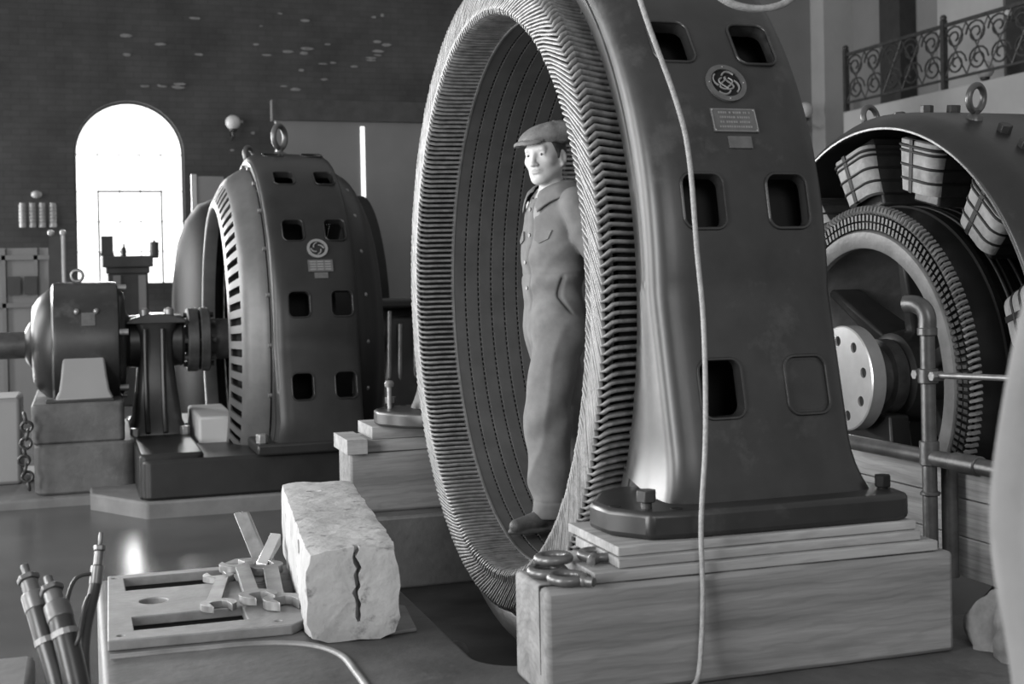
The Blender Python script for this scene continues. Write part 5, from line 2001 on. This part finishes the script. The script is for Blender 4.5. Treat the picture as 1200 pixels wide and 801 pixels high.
person_mesh('cap_peak', V, Fc, ['cap_cloth'])
mb = MB()
mb.ball((-.006, -.022, .246), (.008, .008, .004), 12, 6)
mb.v = [(x, y - .004, z - .010) for x, y, z in mb.v]
mb.xf(Matrix(CAPT.tolist()))
hmesh('cap_button', mb, 'cap_cloth')

# coveralls
def folds(P):
    x, y, z = P[:, 0], P[:, 1], P[:, 2]
    n1 = np.sin(9 * x + 3 * y + 1.0) + np.sin(7 * y - 5 * z + 2)
    f = .0022 * np.sin(26 * z + 14 * x - 18 * y + 1.4 * n1) * np.exp(-((z - .16) / .10) ** 2) * 1.6       # stacked cloth at the ankles
    f = f + .0030 * np.sin(30 * (z + .7 * y) + 10 * x + 1.2 * n1) * np.exp(-((z - .47) / .12) ** 2)          # behind and round the knees
    f = f + .0040 * np.sin(24 * (z - .9 * y + .4 * x) + n1) * np.exp(-((z - .80) / .13) ** 2)                # crotch pulls
    f = f + .0034 * np.sin(34 * z + 12 * y + n1) * np.exp(-((z - 1.07) / .06) ** 2)                          # blousing at the waist
    f = f + .0028 * np.sin(20 * (x + .6 * z) - 14 * y + n1) * np.exp(-((z - 1.26) / .12) ** 2)
    # a long crease from the crotch down the inside of the near leg, and a turned-up hem seam
    f = f + .006 * np.exp(-((x + .045 + .10 * (z - .8)) / .014) ** 2) * np.clip((.86 - z) / .1, 0, 1) * np.clip((z - .30) / .15, 0, 1) * (y > 0)
    f = f + .0012 * np.exp(-((z - .125) / .005) ** 2) * (x < 0)
    g_ = .0022 * np.abs(np.sin(11 * z + 8 * x - 6 * y + 1.5 * n1)) - .0030 * np.exp(-((np.sin(5.5 * z + 5 * y + 3 * x + n1 * .8)) / .25) ** 2)
    return 2.3 * f + 1.4 * g_
def arm_folds(P, el):
    r = np.sqrt(((P - np.array(el, f32)) ** 2).sum(1))
    return .0040 * np.sin(70 * P[:, 2] + 45 * P[:, 1]) * np.exp(-(r / .10) ** 2)
def cov_field(P):
    t = sd_scone(P, (0, .004, 1.17), (0, -.010, 1.315), .158, .150, 1.0, .74)
    t = smin(t, sd_scone(P, (0, -.004, .90), (0, .0, 1.10), .158, .148, 1.0, .78), .06)
    t = smin(t, sd_cone(P, (-.150, -.018, 1.368), (.125, -.040, 1.362), .062, .060), .055)
    t = smin(t, sd_cone(P, (0, -.03, 1.36), (0, -.016, 1.425), .085, .072), .04)
    L = None
    for (hip, kn, an) in LEG:
        hem = (an[0], an[1] - .005, an[2] + .005)
        a = smin(sd_cone(P, hip, kn, .116, .096), sd_cone(P, kn, hem, .098, .086), .03)
        L = a if L is None else smin(L, a, .022)
    d = smin(t, L, .05)
    for J in (JL, JR):
        cu = tuple(np.array(J['wr']) * .92 + np.array(J['el']) * .08)
        a = smin(sd_cone(P, J['sh'], J['el'], .074, .062), sd_cone(P, J['el'], cu, .062, .047), .02)
        a = a + arm_folds(P, J['el'])
        d = smin(d, a, .016)
    d = d + folds(P)
    # belt seam, front placket, chest pocket flap, hip-pocket slash
    x, y, z = P[:, 0], P[:, 1], P[:, 2]
    d = d + .0022 * np.exp(-((z - 1.075) / .006) ** 2) - .0015 * np.exp(-((z - 1.09) / .012) ** 2)
    front = (y > .05)
    d = d - np.where(front & (z > .92), .0028 * np.exp(-((x) / .018) ** 4), 0)
    d = d + np.where(front & (z > .92), .0030 * np.exp(-((x + .0225) / .0035) ** 2), 0)
    # hip pocket: a curved slash on his left side
    cx = x + .135
    arc = (z - 1.02) * .55 + (y - .06)
    pk = np.exp(-((y - .075 + .35 * (1.06 - z) + 2.2 * np.clip(z - .98, 0, .1) ** 1.0 * .2) / .008) ** 2) * np.clip((1.075 - z) / .02, 0, 1) * np.clip((z - .90) / .03, 0, 1) * (x < -.06)
    d = d + .010 * pk
    # hems end cleanly, neck opening
    d = smax(d, -(z - np.where(x < .0, .052, .125)), .006)
    nk = sd_cone(P, (0, .005, 1.36), (0, .05, 1.56), .058, .075)
    vneck = sd_cone(P, (0, .13, 1.34), (0, .10, 1.46), .008, .045)
    d = smax(d, -nk, .008)
    d = smax(d, -vneck, .008)
    return d
V, Fc = polygonise(cov_field, (-.38, -.34, .02), (.38, .27, 1.50), .0052)
person_mesh('coveralls', V, Fc, ['denim'])
# undershirt showing at the throat
def shirt_field(P):
    d = smin(sd_cone(P, (0, -.005, 1.30), (0, .0, 1.405), .085, .066), sd_scone(P, (0, -.0, 1.22), (0, .01, 1.33), .128, .118, 1.0, .75), .04)
    return smax(d, -sd_cone(P, (0, .05, 1.40), (0, .09, 1.52), .040, .07), .01)
V, Fc = polygonise(shirt_field, (-.18, -.16, 1.15), (.18, .18, 1.48), .006)
person_mesh('undershirt', V, Fc, ['shirt'])
# open pointed collar
def pmesh(name, mb, m, smooth=50):
    W = np.array(mb.v) @ np.array(MAN)[:3, :3].T + np.array(MAN)[:3, 3]
    mb.v = [tuple(p) for p in W]
    return mb.build(name, m, PER, smooth=smooth)
mb = MB()
def cloth_hit(a, z, r0=.30):
    """outermost point of the coveralls from the neck axis in direction a (0 = nape, to his right positive)"""
    rs = np.linspace(r0, .03, 500)
    x, y = rs * math.sin(a), -.012 - rs * math.cos(a)
    d = cov_field(np.stack([x, y, np.full(500, z)], 1).astype(f32))
    k = np.argmax(d < 0)
    return float(rs[k]) if (d < 0).any() else .06
def collar():
    """a band round the back of the neck that folds over into two points at the front"""
    N_ = 40
    top, mid, out = [], [], []
    for i in range(N_ + 1):
        a = math.radians(-158 + 316 * i / N_)
        q_ = abs(a) / math.radians(158)
        zt = 1.482 - .050 * q_ ** 3
        r = .064 + .018 * q_
        top.append((r * math.sin(a), -.012 - r * math.cos(a), zt))
        zo = zt - .050 - .056 * q_ ** 2.5
        ro = min(cloth_hit(a, zo), r + .080) + .013
        m_ = max(r + .026, (r + ro) / 2 + .008)
        mid.append((m_ * math.sin(a), -.012 - m_ * math.cos(a), zt + .004 - .010 * q_))
        out.append((ro * math.sin(a), -.012 - ro * math.cos(a), zo))
    n = N_ + 1
    f = []
    for i in range(N_):
        f += [(i, i + 1, n + i + 1, n + i), (n + i, n + i + 1, 2 * n + i + 1, 2 * n + i)]
    return top + mid + out, f
mb.add(*collar())
co_ = pmesh('collar', mb, 'denim')
so = co_.modifiers.new('solid', 'SOLIDIFY'); so.thickness = .007; so.offset = 0
sb = co_.modifiers.new('sub', 'SUBSURF'); sb.levels = 1; sb.render_levels = 1
# buttons down the placket, found on the surface
def front_y(x, z):
    ys = np.linspace(.30, .0, 400)
    d = cov_field(np.stack([np.full(400, x), ys, np.full(400, z)], 1).astype(f32))
    return float(ys[np.argmax(d < 0)])
for z in (1.355, 1.245, 1.13, 1.02):
    mb = MB()
    y = front_y(0.0, z)
    mb.cyl((0, y - .003, z), (0, y + .004, z), .0085, 16)
    pmesh('button', mb, 'button')
# breast pocket flaps
for s in (-1, 1):
    mb = MB()
    pts = [(s * .045, 1.262), (s * .120, 1.262), (s * .120, 1.225), (s * .083, 1.208), (s * .045, 1.225)]
    a_ = [(x, front_y(x, z) + .008, z) for x, z in pts]
    b_ = [(x, front_y(x, z) - .004, z) for x, z in pts]
    n = len(pts)
    mb.add(a_ + b_, [tuple(range(n)), tuple(range(n, 2 * n))[::-1]] + [(i, (i + 1) % n, n + (i + 1) % n, n + i) for i in range(n)])
    pmesh('pocket_flap', mb, 'denim')
# shoes
def shoe_field(an):
    ax, ay, az = an
    def fun(P):
        P = P - np.array((0, 0, az), f32)
        d = sd_cone(P, (ax, ay - .035, .050), (ax, ay + .05, .052), .036, .036)
        d = smin(d, sd_scone(P, (ax, ay + .10, .036), (ax + (.006 if ax > 0 else -.006), ay + .168, .030), .040, .032, 1.05, 1.0), .035)
        d = smin(d, sd_cone(P, (ax, ay - .012, .05), (ax, ay - .012, .12), .038, .036), .02)
        d = smax(d, -(P[:, 2] - .012), .003)
        sole = smin(sd_ell(P, (ax, ay + .10, .010), (.046, .105, .03)), sd_ell(P, (ax, ay - .02, .010), (.040, .062, .03)), .02)
        sole = smax(sole, np.abs(P[:, 2] - .009) - .009, .002)
        heel = smax(sd_ell(P, (ax, ay - .030, .01), (.038, .045, .05)), np.abs(P[:, 2] - .012) - .012, .002)
        return smin(np.minimum(d, heel), sole, .003)
    return fun
for hip, kn, an in LEG:
    V, Fc = polygonise(shoe_field((an[0], an[1], an[2] - .075)), (an[0] - .09, an[1] - .12, an[2] - .095), (an[0] + .09, an[1] + .24, an[2] + .115), .0045)
    # each shoe rests on the curved bore
    o = person_mesh('shoe', V, Fc, ['leather'])
    mb = MB()
    for k in range(4):
        y = an[1] + .055 + k * .019
        z = an[2] + .019 - k * .0105
        mb.tube([(an[0] - .022, y - .004, z - .006), (an[0], y, z + .001), (an[0] + .022, y + .004, z - .006)], .0028, 6)
    pm = pmesh('shoe_lace', mb, 'rope')

# ------------------------------------------------------------------ light: tall windows of the hall, left and behind the camera, plus an added back fill
def area(name, loc, target, sx, sy, power, spread=180):
    l = bpy.data.lights.new(name, 'AREA')
    l.shape = 'RECTANGLE'
    l.size, l.size_y = sx, sy
    l.energy = power
    l.spread = math.radians(spread)
    o = bpy.data.objects.new(name, l)
    COL.objects.link(o)
    o.location = loc
    o.rotation_euler = (Vector(target) - Vector(loc)).to_track_quat('-Z', 'Y').to_euler()
    return o
area('daylight_left', (-5.5, 1.0, 2.7), (1.6, 4.5, 1.3), 2.2, 4.6, 360)
area('daylight_left_middle', (-5.5, 6.6, 2.6), (1.5, 5.0, 1.0), 2.2, 4.6, 300)
area('daylight_left_rear', (-5.5, 12.5, 2.6), (2.0, 6.0, 1.0), 2.2, 4.6, 300)
area('flange_fill_back', (-5.0, 19.4, 2.5), (2.0, 4.0, 1.0), 2.4, 4.4, 850)  # added lamp out of view, sized to brighten the stator flange
area('daylight_front', (0.6, -4.5, 4.2), (2.0, 5.0, 1.0), 3.0, 3.0, 120)
area('window_glow', (wc, 19.6, 2.8), (0.6, 9.0, 0.0), 1.4, 2.4, 140)
wd = bpy.data.worlds.new('world')
SC.world = wd
wd.use_nodes = True
bg = wd.node_tree.nodes['Background']
bg.inputs['Color'].default_value = (1, 1, 1, 1)
bg.inputs['Strength'].default_value = 0.22
